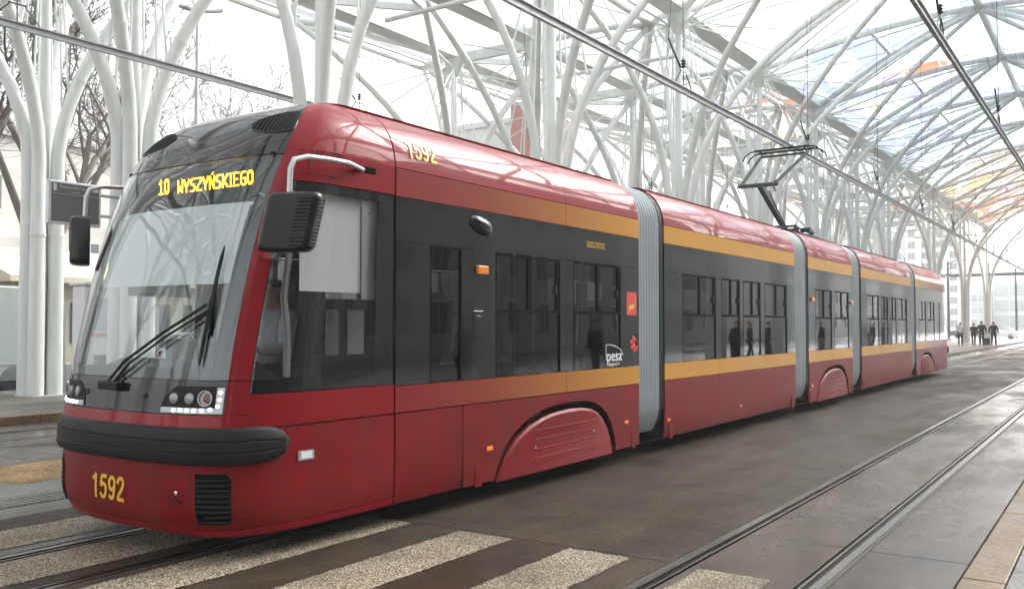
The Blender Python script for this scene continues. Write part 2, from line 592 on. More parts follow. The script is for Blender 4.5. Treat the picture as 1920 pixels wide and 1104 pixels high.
M['aggregate'] = aggregate_mat()
M['rail'] = pmat('worn_rail_steel', (0.20, 0.195, 0.19), 0.24, metal=0.95, var=0.15, scale=8, stretch=(1, 0.05, 1))
M['rail_side'] = pmat('rusty_rail_side', (0.055, 0.045, 0.038), 0.8, var=0.3, scale=20)


def art_mat():
    """printed roof glass: flowing colour fields with white outlines"""
    m, nt, b, out = nodes_of('printed_roof_glass')
    nt.nodes.remove(b)
    geo = N(nt, 'ShaderNodeNewGeometry')
    mp = N(nt, 'ShaderNodeMapping')
    mp.inputs['Scale'].default_value = (0.11, 0.062, 0.0)
    mp.inputs['Rotation'].default_value = (0, 0, 0.5)
    nt.links.new(geo.outputs['Position'], mp.inputs['Vector'])
    n1 = N(nt, 'ShaderNodeTexNoise')
    n1.inputs['Scale'].default_value = 1.0
    n1.inputs['Detail'].default_value = 0.6
    n1.inputs['Distortion'].default_value = 1.2
    nt.links.new(mp.outputs[0], n1.inputs['Vector'])
    # bands
    ml = N(nt, 'ShaderNodeMath', operation='MULTIPLY')
    ml.inputs[1].default_value = 14.0
    nt.links.new(n1.outputs['Fac'], ml.inputs[0])
    fl = N(nt, 'ShaderNodeMath', operation='FLOOR')
    nt.links.new(ml.outputs[0], fl.inputs[0])
    fr = N(nt, 'ShaderNodeMath', operation='FRACT')
    nt.links.new(ml.outputs[0], fr.inputs[0])
    sp = N(nt, 'ShaderNodeSeparateXYZ')
    nt.links.new(geo.outputs['Position'], sp.inputs[0])
    idx = N(nt, 'ShaderNodeMath', operation='MULTIPLY_ADD')
    idx.inputs[1].default_value = 1 / 14
    idx.inputs[2].default_value = 0.5 / 14
    nt.links.new(fl.outputs[0], idx.inputs[0])
    pos = lambda i: i / 14
    cols = ramp(nt, [(0.0, (0.78, 0.81, 0.82)), (pos(4), (0.76, 0.74, 0.57)), (pos(5), (0.66, 0.76, 0.745)), (pos(6), (0.545, 0.585, 0.71)), (pos(7), (0.67, 0.77, 0.75)),
                     (pos(8), (0.62, 0.585, 0.70)), (pos(9), (0.74, 0.44, 0.35)), (pos(10), (0.57, 0.61, 0.73)), (pos(11), (0.78, 0.81, 0.82))], 'CONSTANT')
    nt.links.new(idx.outputs[0], cols.inputs['Fac'])
    # warm tones further along
    warm = ramp(nt, [(0.0, (0.80, 0.79, 0.72)), (pos(4), (0.80, 0.66, 0.50)), (pos(5), (0.76, 0.68, 0.72)), (pos(6), (0.80, 0.77, 0.62)), (pos(7), (0.78, 0.56, 0.48)),
                     (pos(8), (0.80, 0.79, 0.74)), (pos(9), (0.80, 0.64, 0.46)), (pos(10), (0.74, 0.68, 0.74))], 'CONSTANT')
    nt.links.new(idx.outputs[0], warm.inputs['Fac'])
    far = N(nt, 'ShaderNodeMapRange')
    far.inputs[1].default_value = 58.0
    far.inputs[2].default_value = 78.0
    nt.links.new(sp.outputs['Y'], far.inputs[0])
    mxw = N(nt, 'ShaderNodeMix', data_type='RGBA')
    nt.links.new(far.outputs[0], mxw.inputs['Factor'])
    nt.links.new(cols.outputs[0], mxw.inputs['A'])
    nt.links.new(warm.outputs[0], mxw.inputs['B'])
    # clear glass near the open end
    near = N(nt, 'ShaderNodeMapRange')
    near.inputs[1].default_value = 33.0
    near.inputs[2].default_value = 36.0
    nt.links.new(sp.outputs['Y'], near.inputs[0])
    # bare glass bays between the printed ones
    mxn = N(nt, 'ShaderNodeMix', data_type='RGBA')
    nt.links.new(near.outputs[0], mxn.inputs['Factor'])
    mxn.inputs['A'].default_value = (1.0, 1.02, 1.02, 1)
    nt.links.new(mxw.outputs['Result'], mxn.inputs['B'])
    edge = ramp(nt, [(0.0, (1, 1, 1)), (0.075, (0, 0, 0)), (0.93, (0, 0, 0)), (0.985, (1, 1, 1))], 'CONSTANT')
    nt.links.new(fr.outputs[0], edge.inputs['Fac'])
    mxe = N(nt, 'ShaderNodeMix', data_type='RGBA')
    nt.links.new(edge.outputs[0], mxe.inputs['Factor'])
    nt.links.new(mxn.outputs['Result'], mxe.inputs['A'])
    mxe.inputs['B'].default_value = (1.15, 1.15, 1.15, 1)
    att = N(nt, 'ShaderNodeMix', data_type='RGBA', blend_type='MULTIPLY')
    att.inputs['Factor'].default_value = 1.0
    att.inputs['B'].default_value = (0.80, 0.80, 0.80, 1)
    nt.links.new(mxe.outputs['Result'], att.inputs['A'])
    tr = N(nt, 'ShaderNodeBsdfTransparent')
    nt.links.new(att.outputs['Result'], tr.inputs[0])
    tl = N(nt, 'ShaderNodeBsdfTranslucent')
    nt.links.new(mxe.outputs['Result'], tl.inputs[0])
    m1 = N(nt, 'ShaderNodeMixShader')
    m1.inputs[0].default_value = 0.12
    nt.links.new(tr.outputs[0], m1.inputs[1])
    nt.links.new(tl.outputs[0], m1.inputs[2])
    nt.links.new(m1.outputs[0], out.inputs['Surface'])
    return m


M['art'] = art_mat()
M['roof_glass'] = glass_mat('clear_roof_glass', (0.70, 0.72, 0.72), 0.03, 1.25)
M['shelter_glass'] = glass_mat('shelter_glass', (0.80, 0.84, 0.83), 0.02, 1.45)
M['brick'] = pmat('orange_red_brick', (0.36, 0.13, 0.085), 0.85, var=0.2, scale=4)
M['plaster_pale'] = pmat('pale_grey_plaster', (0.66, 0.67, 0.66), 0.85, var=0.07, scale=0.6)
M['plaster_cream'] = pmat('cream_plaster', (0.62, 0.57, 0.44), 0.85, var=0.12, scale=0.8)
M['stone_dark'] = pmat('dark_mirrored_stone', (0.17, 0.165, 0.155), 0.85, var=0.2, scale=0.8)  # dark tone chosen so the mirrored facades read darker near the nose
M['stone_grey'] = pmat('grey_stone', (0.42, 0.41, 0.38), 0.85, var=0.15, scale=1.0)
M['window_dark'] = pmat('dark_window_glass', (0.10, 0.12, 0.13), 0.08, var=0.2, scale=0.4)
M['window_teal'] = pmat('teal_facade_glass', (0.22, 0.29, 0.29), 0.10, var=0.15, scale=0.3)
M['bark'] = pmat('grey_bark', (0.115, 0.10, 0.09), 0.9, var=0.3, scale=9, bump=0.5, bscale=30)
M['van_paint'] = pmat('pale_van_paint', (0.50, 0.555, 0.535), 0.3, var=0.03, coat=0.5)
M['blue_bin'] = pmat('blue_plastic', (0.05, 0.09, 0.25), 0.5, var=0.1)
M['tyre'] = pmat('tyre_rubber', (0.02, 0.02, 0.02), 0.8, var=0.2)
M['skin'] = pmat('skin', (0.52, 0.33, 0.25), 0.55, var=0.06, scale=8)
M['tail_red'] = pmat('red_tail_lamp', (0.40, 0.02, 0.02), 0.2, var=0.1, coat=0.5)
M['screen_dark'] = pmat('unlit_information_screen', (0.085, 0.085, 0.085), 0.25, var=0.08)
M['pale_text'] = pmat('pale_screen_text', (0.42, 0.43, 0.42), 0.5, var=0.05)


def text_mesh(name, s, size, mat, depth=0.002, bold=0.0, align='CENTER', sx=1.0, shear=0.0):
    cu = bpy.data.curves.new(name, 'FONT')
    cu.body = s
    cu.size = size
    cu.extrude = depth
    cu.offset = bold
    cu.shear = shear
    cu.align_x = align
    cu.align_y = 'CENTER'
    cu.resolution_u = 3
    ob = bpy.data.objects.new(name + '_tmp', cu)
    COL.objects.link(ob)
    dg = bpy.context.evaluated_depsgraph_get()
    me = bpy.data.meshes.new_from_object(ob.evaluated_get(dg))
    bpy.data.objects.remove(ob)
    bpy.data.curves.remove(cu)
    for v in me.vertices: v.co.x *= sx
    me.materials.clear()
    me.materials.append(mat)
    return me


ORD = ['first', 'second', 'third', 'fourth', 'fifth', 'sixth', 'seventh', 'eighth', 'ninth', 'tenth', 'eleventh', 'twelfth', 'thirteenth', 'fourteenth', 'fifteenth', 'sixteenth']
# ================================================================== ground and tracks
Y_A, Y_B = -14.0, 108.0
g = MB()
g.add([(-900, -500, -0.06), (700, -500, -0.06), (700, 1600, -0.06), (-900, 1600, -0.06)], [(0, 1, 2, 3)])
ground = g.build('ground', M['asphalt'])
tag(ground, 'wet grey street asphalt around the station', kind='structure')

sq = MB()
sq.add([(-60, 109, -0.045), (60, 109, -0.045), (60, 300, -0.045), (-60, 300, -0.045)], [(0, 1, 2, 3)])
tag(sq.build('street', M['far_pale']), 'pale bright street beyond the far end of the station', kind='structure')

bed = MB()
bed.box(-15.6, -0.95, Y_A, Y_B, -0.30, -0.05)
track_bed = bed.build('track_bed', M['rail_side'])
tag(track_bed, 'dark bed under the tram track slabs', kind='structure')


def slab_strip(x0, x1, ys, mat, name='concrete_slab', top=0.0, gap=0.006, thick=0.06, parent=track_bed):
    cache = {}
    for a, b in zip(ys[:-1], ys[1:]):
        L = round(b - a - gap, 3)
        if L not in cache:
            mb = MB().box(x0, x1, -L / 2, L / 2, -thick, 0, 0.004 if L < 10 else 0.0)
            cache[L] = mb.mesh(name, mat, smooth=False)
        o = link_mesh(name, cache[L], parent, loc=(0, (a + b) / 2, top + random.uniform(-0.0012, 0.0012)))


ys6 = [-14, -8, -2.6, 1.8] + [6.06 + 6.0 * i for i in range(0, 10)] + [108]
ys6b = [-14, -8, -2.6, 1.8] + [7.2 + 6.0 * i for i in range(0, 10)] + [108]
slab_strip(-0.955, -1.625, ys6b, M['slab_edge'])
slab_strip(-1.81, -2.555, ys6b, M['slab_edge'])
slab_strip(-2.735, -5.715, ys6, M['slab'])
slab_strip(-5.90, -6.70, ys6, M['slab'])
slab_strip(-6.89, -7.72, ys6, M['slab_edge'])
slab_strip(-7.74, -8.15, ys6b, M['slab'])
slab_strip(-8.16, -9.05, ys6, M['paving'])
slab_strip(-9.06, -11.2, ys6b, M['paving'])
slab_strip(-11.21, -13.54, ys6, M['slab_edge'])
slab_strip(-13.71, -14.58, ys6, M['slab_edge'])
slab_strip(-14.76, -15.58, ys6, M['slab_edge'])

# grooved rails
def rail(xc, inner):
    s = inner
    mb = MB()
    mb.cur = 0
    mb.box(xc - s * 0.030, xc + s * 0.028, Y_A, 330, -0.12, 0.003, 0.0)
    mb.cur = 1
    mb.box(xc + s * 0.0285, xc + s * 0.075, Y_A, 330, -0.12, -0.034)
    mb.cur = 0
    mb.box(xc + s * 0.0755, xc + s * 0.095, Y_A, 330, -0.12, 0.001)
    mb.cur = 1
    mb.box(xc - s * 0.058, xc - s * 0.0305, Y_A, 330, -0.12, -0.004)
    return mb.build('rail', [M['rail'], M['rail_side']], track_bed)


for xo, xi in ((-1.69, -2.67), (-5.78, -6.82), (-13.60, -14.70)):
    rail(xo, -1)
    rail(xi, 1)

# zebra crossing: pieces of exposed aggregate set into the slabs
def zebra(x0, x1, y0, y1, label):
    mb = MB()
    rng = random.Random(int(abs(x0) * 1000))
    n = int((y1 - y0) / 0.035)
    rows = []
    for i in range(n + 1):
        y = y0 + (y1 - y0) * i / n
        a = x0 + rng.uniform(-0.010, 0.010)
        b = x1 + rng.uniform(-0.010, 0.010)
        rows.append([(a + (b - a) * k / 8, y + (rng.uniform(-0.012, 0.012) if i in (0, n) else 0), 0.0045) for k in range(9)])
    mb.grid(rows)
    o = mb.build('zebra_stripe', M['aggregate'], track_bed)
    o['label'] = label
    return o


Z0 = 1.9
zebra(-7.70, -7.06, Z0, 6.0, 'pale aggregate stripe left of the tram rails')
zebra(-6.66, -6.06, Z0, 6.0, 'pale aggregate stripe between the tram rails')
zebra(-5.61, -5.09, Z0, 6.0, 'pale aggregate stripe partly under the tram side')
zebra(-4.576, -4.054, Z0, 6.0, 'pale aggregate stripe between the two tracks, nearer the tram')
zebra(-3.53, -3.014, Z0, 6.0, 'pale aggregate stripe between the two tracks, nearer the empty track')
zebra(-2.484, -1.982, Z0, 6.0, 'pale aggregate stripe between the rails of the empty track')

# tactile paving on the island crossing
def tactile(mat, x0, x1, y0, y1, name, label, pitch=0.066, diag=False, size=0.44):
    base = empty(name, ((x0 + x1) / 2, (y0 + y1) / 2, 0.0), parent=None)
    tag(base, label, kind='structure')
    mb = MB()
    h = size / 2 - 0.003
    mb.box(-h, h, -h, h, -0.002, 0.004)
    k = int(size / pitch)
    for i in range(k):
        c = -h + (i + 0.5) * (2 * h) / k
        if diag:
            mb.box(c - 0.016, c + 0.016, -h + 0.01, h - 0.01, 0.004, 0.010)
        else:
            mb.box(-h + 0.01, h - 0.01, c - 0.013, c + 0.013, 0.004, 0.009)
    me = mb.mesh('tactile_tile', mat)
    nx, ny = int((x1 - x0) / size), int((y1 - y0) / size)
    for i in range(nx):
        for j in range(ny):
            o = link_mesh('tactile_tile', me, base, loc=(-(x1 - x0) / 2 + (i + 0.5) * size, -(y1 - y0) / 2 + (j + 0.5) * size, 0.002 + random.uniform(0, 0.001)))
            o.rotation_euler = (0, 0, 0)


tactile(M['tan_tactile'], -11.12, -9.36, 5.1, 8.6, 'tactile_pavement', 'tan ribbed tactile paving beside the tram nose', diag=True)
tactile(M['paving'], -9.04, -8.16, 1.8, 8.4, 'guidance_pavement', 'grey ribbed guidance paving next to the tram rails')

# island platform behind the tram
isl = MB()
isl.box(-12.75, -7.78, 9.2, 104.0, -0.05, 0.14)
tag(isl.build('island_platform', M['platform']), 'low paved island platform behind the tram', kind='structure')

# left platform
lp = MB()
lp.box(-21.9, -15.95, Y_A - 10, Y_B, -0.05, 0.136)
left_platform = lp.build('platform_left', M['platform'])
tag(left_platform, 'paved platform on the far side of the tracks', kind='structure')
kerb_me = MB().box(-0.15, 0.15, -0.495, 0.495, -0.19, 0.0, 0.012).mesh('kerb_stone', M['kerb'])
for i in range(40):
    link_mesh('kerb_stone', kerb_me, left_platform, loc=(-15.78, -6 + i * 1.0, 0.142))
lk = MB().box(-15.93, -15.63, 34, Y_B, -0.05, 0.14)
lk.build('kerb', M['kerb'], left_platform)

# right platform the photographer stands on
rp_ = MB()
rp_.box(0.40, 9.0, Y_A, Y_B, -0.05, 0.098)
right_platform = rp_.build('platform_right', M['paving'])
tag(right_platform, 'paved platform beside the empty track', kind='structure')
kl = 2.4
k2 = MB().box(-0.89, -0.642, -kl / 2 + 0.004, kl / 2 - 0.004, -0.15, 0.10, 0.010).mesh('kerb_slab', M['kerb'])
for i in range(-4, 44):
    link_mesh('kerb_slab', k2, right_platform, loc=(0, 7.6 + kl * i, random.uniform(-0.001, 0.001)))
pv = MB().box(-0.172, 0.172, -0.246, 0.246, -0.12, 0.0, 0.005).mesh('paving_slab', M['paving'])
for c in range(3):
    for i in range(60):
        link_mesh('paving_slab', pv, right_platform, loc=(-0.462 + 0.352 * c, 2.0 + 0.5 * i, 0.099 + random.uniform(-0.001, 0.001)))
MB().box(-0.64, 0.395, Y_A, 1.74, -0.05, 0.098).build('paving', M['paving'], right_platform)
MB().box(-0.64, 0.395, 31.76, Y_B, -0.05, 0.098).build('paving', M['paving'], right_platform)
# ================================================================== canopy: tree columns and glass roof
BAY = 7.5
Y0F = 10.9
HUB_Z = 11.3
ROWS = {'M': -11.3, 'R': 2.8, 'L2': -16.6, 'L1': -20.0}
RIDGE_C = (-4.25, 13.4)
RIDGE_L = (-13.95, 12.5)


def branch_pts(dx, dy, zt, z0=4.0, p=2.7, r0=0.19, n=20):
    pts, rad = [], []
    ox, oy = math.copysign(0.21, dx), math.copysign(0.21, dy)
    for i in range(n + 1):
        t = i / n
        z = zt * t
        q = max(0.0, (z - z0 * 0.75) / (zt - z0 * 0.75)) ** p
        pts.append((ox + (dx - ox) * q, oy + (dy - oy) * q, z))
        rad.append(r0 - 0.38 * r0 * t)
    return pts, rad


def tree_template(targets, zp=(4.0, 2.7)):
    """targets: four (dx, dy, z)"""
    root = empty('tree_column')
    mb = MB()
    mb.tube([(0, 0, -0.05), (0, 0, 4), (0, 0, HUB_Z - 0.4)], [0.14, 0.125, 0.10], 12)
    mb.build('pole', M['steel'], root, smooth=True)
    hub = MB()
    hub.lathe([(0.12, HUB_Z - 0.75), (0.30, HUB_Z - 0.45), (0.42, HUB_Z - 0.1), (0.42, HUB_Z + 0.25)], 12)
    hub.build('hub', M['steel'], root, smooth=True)
    bp = MB()
    bp.lathe([(0.52, -0.02), (0.52, 0.03), (0.46, 0.05)], 20)
    bp.build('base_plate', M['steel_grey'], root, smooth=True)
    for (dx, dy, zt) in targets:
        pts, rad = branch_pts(dx, dy, zt, *zp)
        b = MB()
        b.tube(pts, rad, 12)
        for i in (6, 12, 17):          # welded joint collars
            d_ = (Vector(pts[i + 1]) - Vector(pts[i])).normalized()
            b.tube([Vector(pts[i]) - d_ * 0.035, Vector(pts[i]) + d_ * 0.035], rad[i] + 0.014, 12)
        br = b.build('branch', M['steel'], root, smooth=True)
        for k in range(6):
            i = 10 + int(k * 1.7)
            a = Vector((math.copysign(0.25, dx) * (0.5 if abs(dx) < 2 else 1), math.copysign(0.25, dy) * 0.7, HUB_Z - 0.25 - 0.05 * k))
            s = MB()
            s.tube([a, pts[min(i, len(pts) - 1)]], 0.024, 6)
            s.build('spoke', M['steel'], br)
    return root


def row_name(r):
    return {'M': 'on the island', 'R': 'beside the empty track', 'L2': 'by the far kerb', 'L1': 'behind the far platform'}[r]


T = {
    'M': [(7.05, 3.75, 13.25), (7.05, -3.75, 13.25), (-2.65, 3.75, 12.4), (-2.65, -3.75, 12.4)],
    'R': [(-7.05, 3.75, 13.25), (-7.05, -3.75, 13.25), (3.6, 3.75, 12.6), (3.6, -3.75, 12.6)],
    'L2': [(2.65, 3.75, 12.4), (2.65, -3.75, 12.4), (-1.65, 3.75, 11.9), (-1.65, -3.75, 11.9)],
    'L1': [(1.65, 3.75, 11.9), (1.65, -3.75, 11.9), (-4.6, 3.75, 12.6), (-4.6, -3.75, 12.6)],
}
for row, x in ROWS.items():
    tpl = None
    cnt = 0
    for n in range(-3 if row != 'M' else -2, 13):
        if row in ('L1', 'L2') and n == 1: continue
        if row == 'R' and n > 8: continue
        if row in ('L1', 'L2') and (n > 9 or n in (6, 8)): continue
        if row == 'M' and n in (7, 9, 11): continue
        y = Y0F + BAY * n - (0.05 if row in ('L1', 'L2') else 0)
        o = tree_template(T[row], {'M': (5.2, 2.5, 0.138), 'R': (5.2, 2.5, 0.138), 'L2': (7.0, 1.7, 0.17), 'L1': (7.0, 1.75, 0.18)}[row]) if tpl is None else copy_tree(tpl)
        if tpl is None: tpl = o
        o.location = (x, y, 0.0 if (row == 'M' and y < 9.2) else 0.10)
        if n < 0:
            side = '%s before the tram nose' % ORD[-n - 1]
        else:
            side = '%s beyond the tram nose' % ORD[cnt]
            cnt += 1
        tag(o, 'white branching column %s, %s' % (row_name(row), side), 'column', 'white tree columns %s' % row_name(row), kind='thing')

# ---- roof
roof = empty('canopy_roof', (-8, 10, 11))
tag(roof, 'white steel canopy roof with glass panes printed in pastel colours', 'roof')
RX, RY, RZ = roof.location


def rl(p):
    return (p[0] - RX, p[1] - RY, p[2] - RZ)


NB0, NB1 = -3, 12
hubsY = [Y0F + BAY * n for n in range(NB0, NB1 + 1)]


def beam(a, b, w=0.20, h=0.34, name='beam', mat='steel'):
    mb = MB()
    mb.bar(rl(a), rl(b), w, h)
    return mb.build(name, M[mat], roof)


def tube_beam(a, b, r, name='tube'):
    mb = MB()
    mb.tube([rl(a), rl(b)], r, 8)
    return mb.build(name, M['steel'], roof, smooth=True)


def pane_strip(A, B, C, D, mat, name='pane', th=0.025):
    """quad A B C D (world), thin slab"""
    A, B, C, D = [Vector(rl(p)) for p in (A, B, C, D)]
    n = (B - A).cross(C - A)
    if n.length < 1e-6: n = (C - A).cross(D - A)
    n = n.normalized() * th
    if n.z < 0: n = -n
    if (C - D).length < 1e-4:
        vs = [A, B, C, A + n, B + n, C + n]
        fs = [(0, 2, 1), (3, 4, 5), (0, 1, 4, 3), (1, 2, 5, 4), (2, 0, 3, 5)]
    else:
        vs = [A, B, C, D, A + n, B + n, C + n, D + n]
        fs = [(0, 3, 2, 1), (4, 5, 6, 7), (0, 1, 5, 4), (1, 2, 6, 5), (2, 3, 7, 6), (3, 0, 4, 7)]
    mb = MB()
    mb.add(vs, fs)
    return mb.build(name, M[mat], roof)


def lerp(a, b, t):
    return tuple(x + (y - x) * t for x, y in zip(a, b))


def arch(t):
    """rise of the vault from the column row (0) to the ridge (1)"""
    return 0.45 * t + 0.55 * math.sin(t * math.pi / 2)


def facet(P, Q, S, mat, strips, gap=0.035):
    """triangle with base P-Q (parallel to the track) and apex S, sliced into panes along the arch"""
    def bend(p, t):
        k = arch(t) if S[2] > P[2] else 1 - arch(1 - t)
        return (p[0], p[1], P[2] + (S[2] - P[2]) * k)
    for k in range(strips):
        t0, t1 = k / strips, (k + 1) / strips - gap / strips
        a, b = bend(lerp(P, S, t0), t0), bend(lerp(Q, S, t0), t0)
        c, d = bend(lerp(Q, S, t1), t1), bend(lerp(P, S, t1), t1)
        pane_strip(a, b, c, d, mat)


def vault(xa, xr, zr, za, matf, strips, detail):
    """half vault between column row xa and ridge xr"""
    up = 0.32
    for i in range(len(hubsY) - 1):
        y0, y1 = hubsY[i], hubsY[i + 1]
        ym = (y0 + y1) / 2
        h0, h1, rd = (xa, y0, za + up), (xa, y1, za + up), (xr, ym, zr + up)
        s = strips if detail(ym) else 1
        facet(h0, h1, rd, matf(ym), s)
        if i + 1 < len(hubsY) - 1:
            r2 = (xr, ym + BAY, zr + up)
            facet(rd, r2, h1, matf(ym + 3.7), s)
        lo = 0.0
        for yh in (y0, y1):
            pts = []
            for k in range(9):
                t = k / 8
                q = lerp((xa, yh, za), (xr, ym, zr), t)
                pts.append((q[0], q[1], za + (zr - za) * arch(t)))
            mb = MB()
            mb.tube([rl(p) for p in pts], 0.125, 8)
            mb.build('beam', M['steel'], roof, smooth=True)
            mb = MB()
            mb.tube([rl((p[0], p[1], p[2] - 0.42 * (1 - k / 8) - 0.12)) for k, p in enumerate(pts)], 0.038, 6)
            mb.build('tube', M['steel'], roof, smooth=True)
        # purlin tubes parallel to the ridge
        for t in (0.5,):
            a = lerp((xa, y0, za), (xr, ym, za + (zr - za) * arch(t) / t), t)
            b = lerp((xa, y1, za), (xr, ym, za + (zr - za) * arch(t) / t), t)
            tube_beam((a[0], a[1], a[2] + 0.12), (b[0], b[1], b[2] + 0.12), 0.06)


vault(-11.3, -4.25, 13.4, HUB_Z, lambda y: 'art', 6, lambda y: 12 < y < 80)
vault(2.8, -4.25, 13.4, HUB_Z, lambda y: 'art', 5, lambda y: 30 < y < 75)
vault(-11.3, -13.95, 12.5, HUB_Z, lambda y: 'art' if int(y * 0.4) % 2 else 'roof_glass', 2, lambda y: 12 < y < 60)
vault(-16.6, -13.95, 12.5, HUB_Z, lambda y: 'art' if int(y * 0.3) % 3 == 0 else 'roof_glass', 2, lambda y: 12 < y < 60)
vault(-20.0, -24.6, 12.6, HUB_Z, lambda y: 'art' if 60 < y else 'roof_glass', 2, lambda y: 12 < y < 60)
for i in range(len(hubsY) - 1):
    y0, y1 = hubsY[i], hubsY[i + 1]
    # flat strip between the two far rows
    pane_strip((-16.6, y0 + 0.02, HUB_Z + 0.4), (-16.6, y1 - 0.02, HUB_Z + 0.4), (-20.0, y1 - 0.02, HUB_Z + 0.4), (-20.0, y0 + 0.02, HUB_Z + 0.4), 'roof_glass')
    beam((-16.6, y0, HUB_Z), (-20.0, y0, HUB_Z))
    beam((-16.6, y0, HUB_Z), (-18.3, (y0 + y1) / 2, HUB_Z + 0.45), 0.14, 0.2)
    beam((-20.0, y0, HUB_Z), (-18.3, (y0 + y1) / 2, HUB_Z + 0.45), 0.14, 0.2)
    for xr, zr in ((-4.25, 13.4), (-13.95, 12.5), (-24.6, 12.6)):
        if i < len(hubsY) - 2:
            tube_beam((xr, (y0 + y1) / 2, zr), (xr, (y0 + y1) / 2 + BAY, zr), 0.13, 'ridge_tube')
    for xr in (-11.3, 2.8, -16.6, -20.0):
        m2 = MB()
        m2.box(xr - RX - 0.26, xr - RX + 0.26, y0 - RY + 0.01, y1 - RY - 0.01, HUB_Z - RZ - 0.05, HUB_Z - RZ + 0.22)
        m2.box(xr - RX - 0.33, xr - RX - 0.262, y0 - RY + 0.01, y1 - RY - 0.01, HUB_Z - RZ - 0.02, HUB_Z - RZ + 0.36)
        m2.box(xr - RX + 0.262, xr - RX + 0.33, y0 - RY + 0.01, y1 - RY - 0.01, HUB_Z - RZ - 0.02, HUB_Z - RZ + 0.36)
        m2.build('gutter', M['steel'], roof)
# cross tubes between island row and far row
for y in hubsY[2::1]:
    tube_beam((-11.3, y, HUB_Z - 1.3), (-16.6, y, HUB_Z - 1.3), 0.07, 'tie_tube')

# ---- rigid overhead conductor rails
def conductor(x, z, label, hang_dx):
    root = empty('overhead_conductor_rail', (x, 10, z))
    tag(root, label, 'overhead rail', 'overhead conductor rails')
    mb = MB()
    y0, y1 = -34.0, 104.0
    mb.box(-0.045, 0.045, y0, y1, 0.060, 0.080)
    mb.box(-0.012, 0.012, y0, y1, -0.010, 0.060)
    mb.box(-0.030, 0.030, y0, y1, -0.035, -0.0101)
    mb.build('rail_profile', M['galv'], root)
    for k in range(-3, 12):
        y = Y0F + BAY * k + 3.75 - 10
        h = MB()
        zt = (13.3 if x > -10 else 12.0) - z
        h.tube([(0, y, 0.35), (0, y + 0.02, zt)], 0.008, 5)
        h.tube([(0, y - 0.35, 0.10), (0, y - 0.12, 0.34)], 0.012, 5)
        h.tube([(0, y + 0.35, 0.10), (0, y + 0.12, 0.34)], 0.012, 5)
        h.tube([(0, y - 0.14, 0.36), (0, y + 0.14, 0.36)], 0.014, 5)
        h.tube([(0, y, 0.08), (0, y, 0.35)], 0.012, 5)
        h.build('hanger', M['dark_metal'], root)
        ins = MB()
        for j in range(3):
            ins.lathe([(0.02, 0.42 + j * 0.05), (0.045, 0.435 + j * 0.05), (0.045, 0.45 + j * 0.05), (0.02, 0.465 + j * 0.05)], 8, loc=(0, y, 0))
        ins.tube([(0, y - 0.12, 0.40), (0, y - 0.62, 0.78)], [0.02, 0.016], 6)
        ins.tube([(0, y - 0.62, 0.78), (hang_dx, y - 1.9, zt)], 0.006, 4)
        ins.build('insulator', M['dark_metal'], root)
    return root


conductor(-6.30, 5.74, 'grey overhead conductor rail above the red tram', 1.2)
conductor(-2.20, 5.90, 'grey overhead conductor rail above the empty track', -1.2)
conductor(-14.0, 6.25, 'grey overhead conductor rail above the far platform track', 0.6)
# ================================================================== tram
TX, TY = -6.30, 4.0
MIRR = 39.2            # front nose Y -> rear nose Y


def hermite(xs, ys):
    xs = np.array(xs, float)
    ys = np.array(ys, float)
    m = np.gradient(ys, xs)
    def f(x):
        x = min(max(x, xs[0]), xs[-1])
        i = min(int(np.searchsorted(xs, x, side='right')) - 1, len(xs) - 2)
        h = xs[i + 1] - xs[i]
        t = (x - xs[i]) / h
        return float((2 * t**3 - 3 * t**2 + 1) * ys[i] + (t**3 - 2 * t**2 + t) * h * m[i] + (-2 * t**3 + 3 * t**2) * ys[i + 1] + (t**3 - t**2) * h * m[i + 1])
    return f


PLAN = [(0, 0), (.3, .007), (.55, .026), (.8, .075), (.95, .142), (1.03, .21), (1.09, .31), (1.135, .45), (1.165, .66), (1.183, 1.0), (1.19, 1.4), (1.1905, 1.8)]
WZ_ = hermite([0.19, .3, .5, 2.9, 3.03, 3.12, 3.26, 3.38, 3.48, 3.55, 3.585, 3.60], [1.165, 1.185, 1.19, 1.19, 1.19, 1.178, 1.14, 1.07, .96, .80, .62, 0.05])
def WZ(z):
    return min(1.19, WZ_(z))


YN = hermite([.19, .3, .6, .95, 1.05, 1.3, 1.8, 2.3, 2.7, 3.0, 3.2, 3.35, 3.46, 3.54, 3.58, 3.6], [4.10, 4.03, 4.0, 4.0, 4.02, 4.06, 4.17, 4.31, 4.46, 4.61, 4.74, 4.88, 5.03, 5.23, 5.45, 5.785])
S_IDX = list(range(len(PLAN)))
P_OFF = hermite(S_IDX, [p[0] for p in PLAN])
P_DY = hermite(S_IDX, [p[1] for p in PLAN])
S_MAX = float(len(PLAN) - 1)


def s_of(off):
    a = abs(off)
    lo, hi = 0.0, S_MAX
    for _ in range(40):
        m = (lo + hi) / 2
        if P_OFF(m) < a: lo = m
        else: hi = m
    return math.copysign(lo, off)


S_MASK = s_of(1.0)
S_WIN = s_of(1.09)


def npt(s, z, rear=False):
    y0 = YN(z)
    x = math.copysign(P_OFF(abs(s)), s) * WZ(z) / 1.19
    y = y0 + P_DY(abs(s)) * (5.79 - y0) / 1.8
    return Vector((x, (MIRR - y) if rear else y, z))


def nnorm(s, z, rear=False):
    e = 0.03
    du = npt(s + e, z, rear) - npt(s - e, z, rear)
    za, zb = max(0.19, z - 0.01), min(3.595, z + 0.01)
    dz = npt(s, zb, rear) - npt(s, za, rear)
    n = du.cross(dz)
    if n.length < 1e-9: return Vector((0, 0, 1))
    n.normalize()
    c = npt(s, z, rear) - Vector((0, MIRR - 7.0 if rear else 7.0, 1.6))
    if n.dot(c) < 0: n = -n
    return n


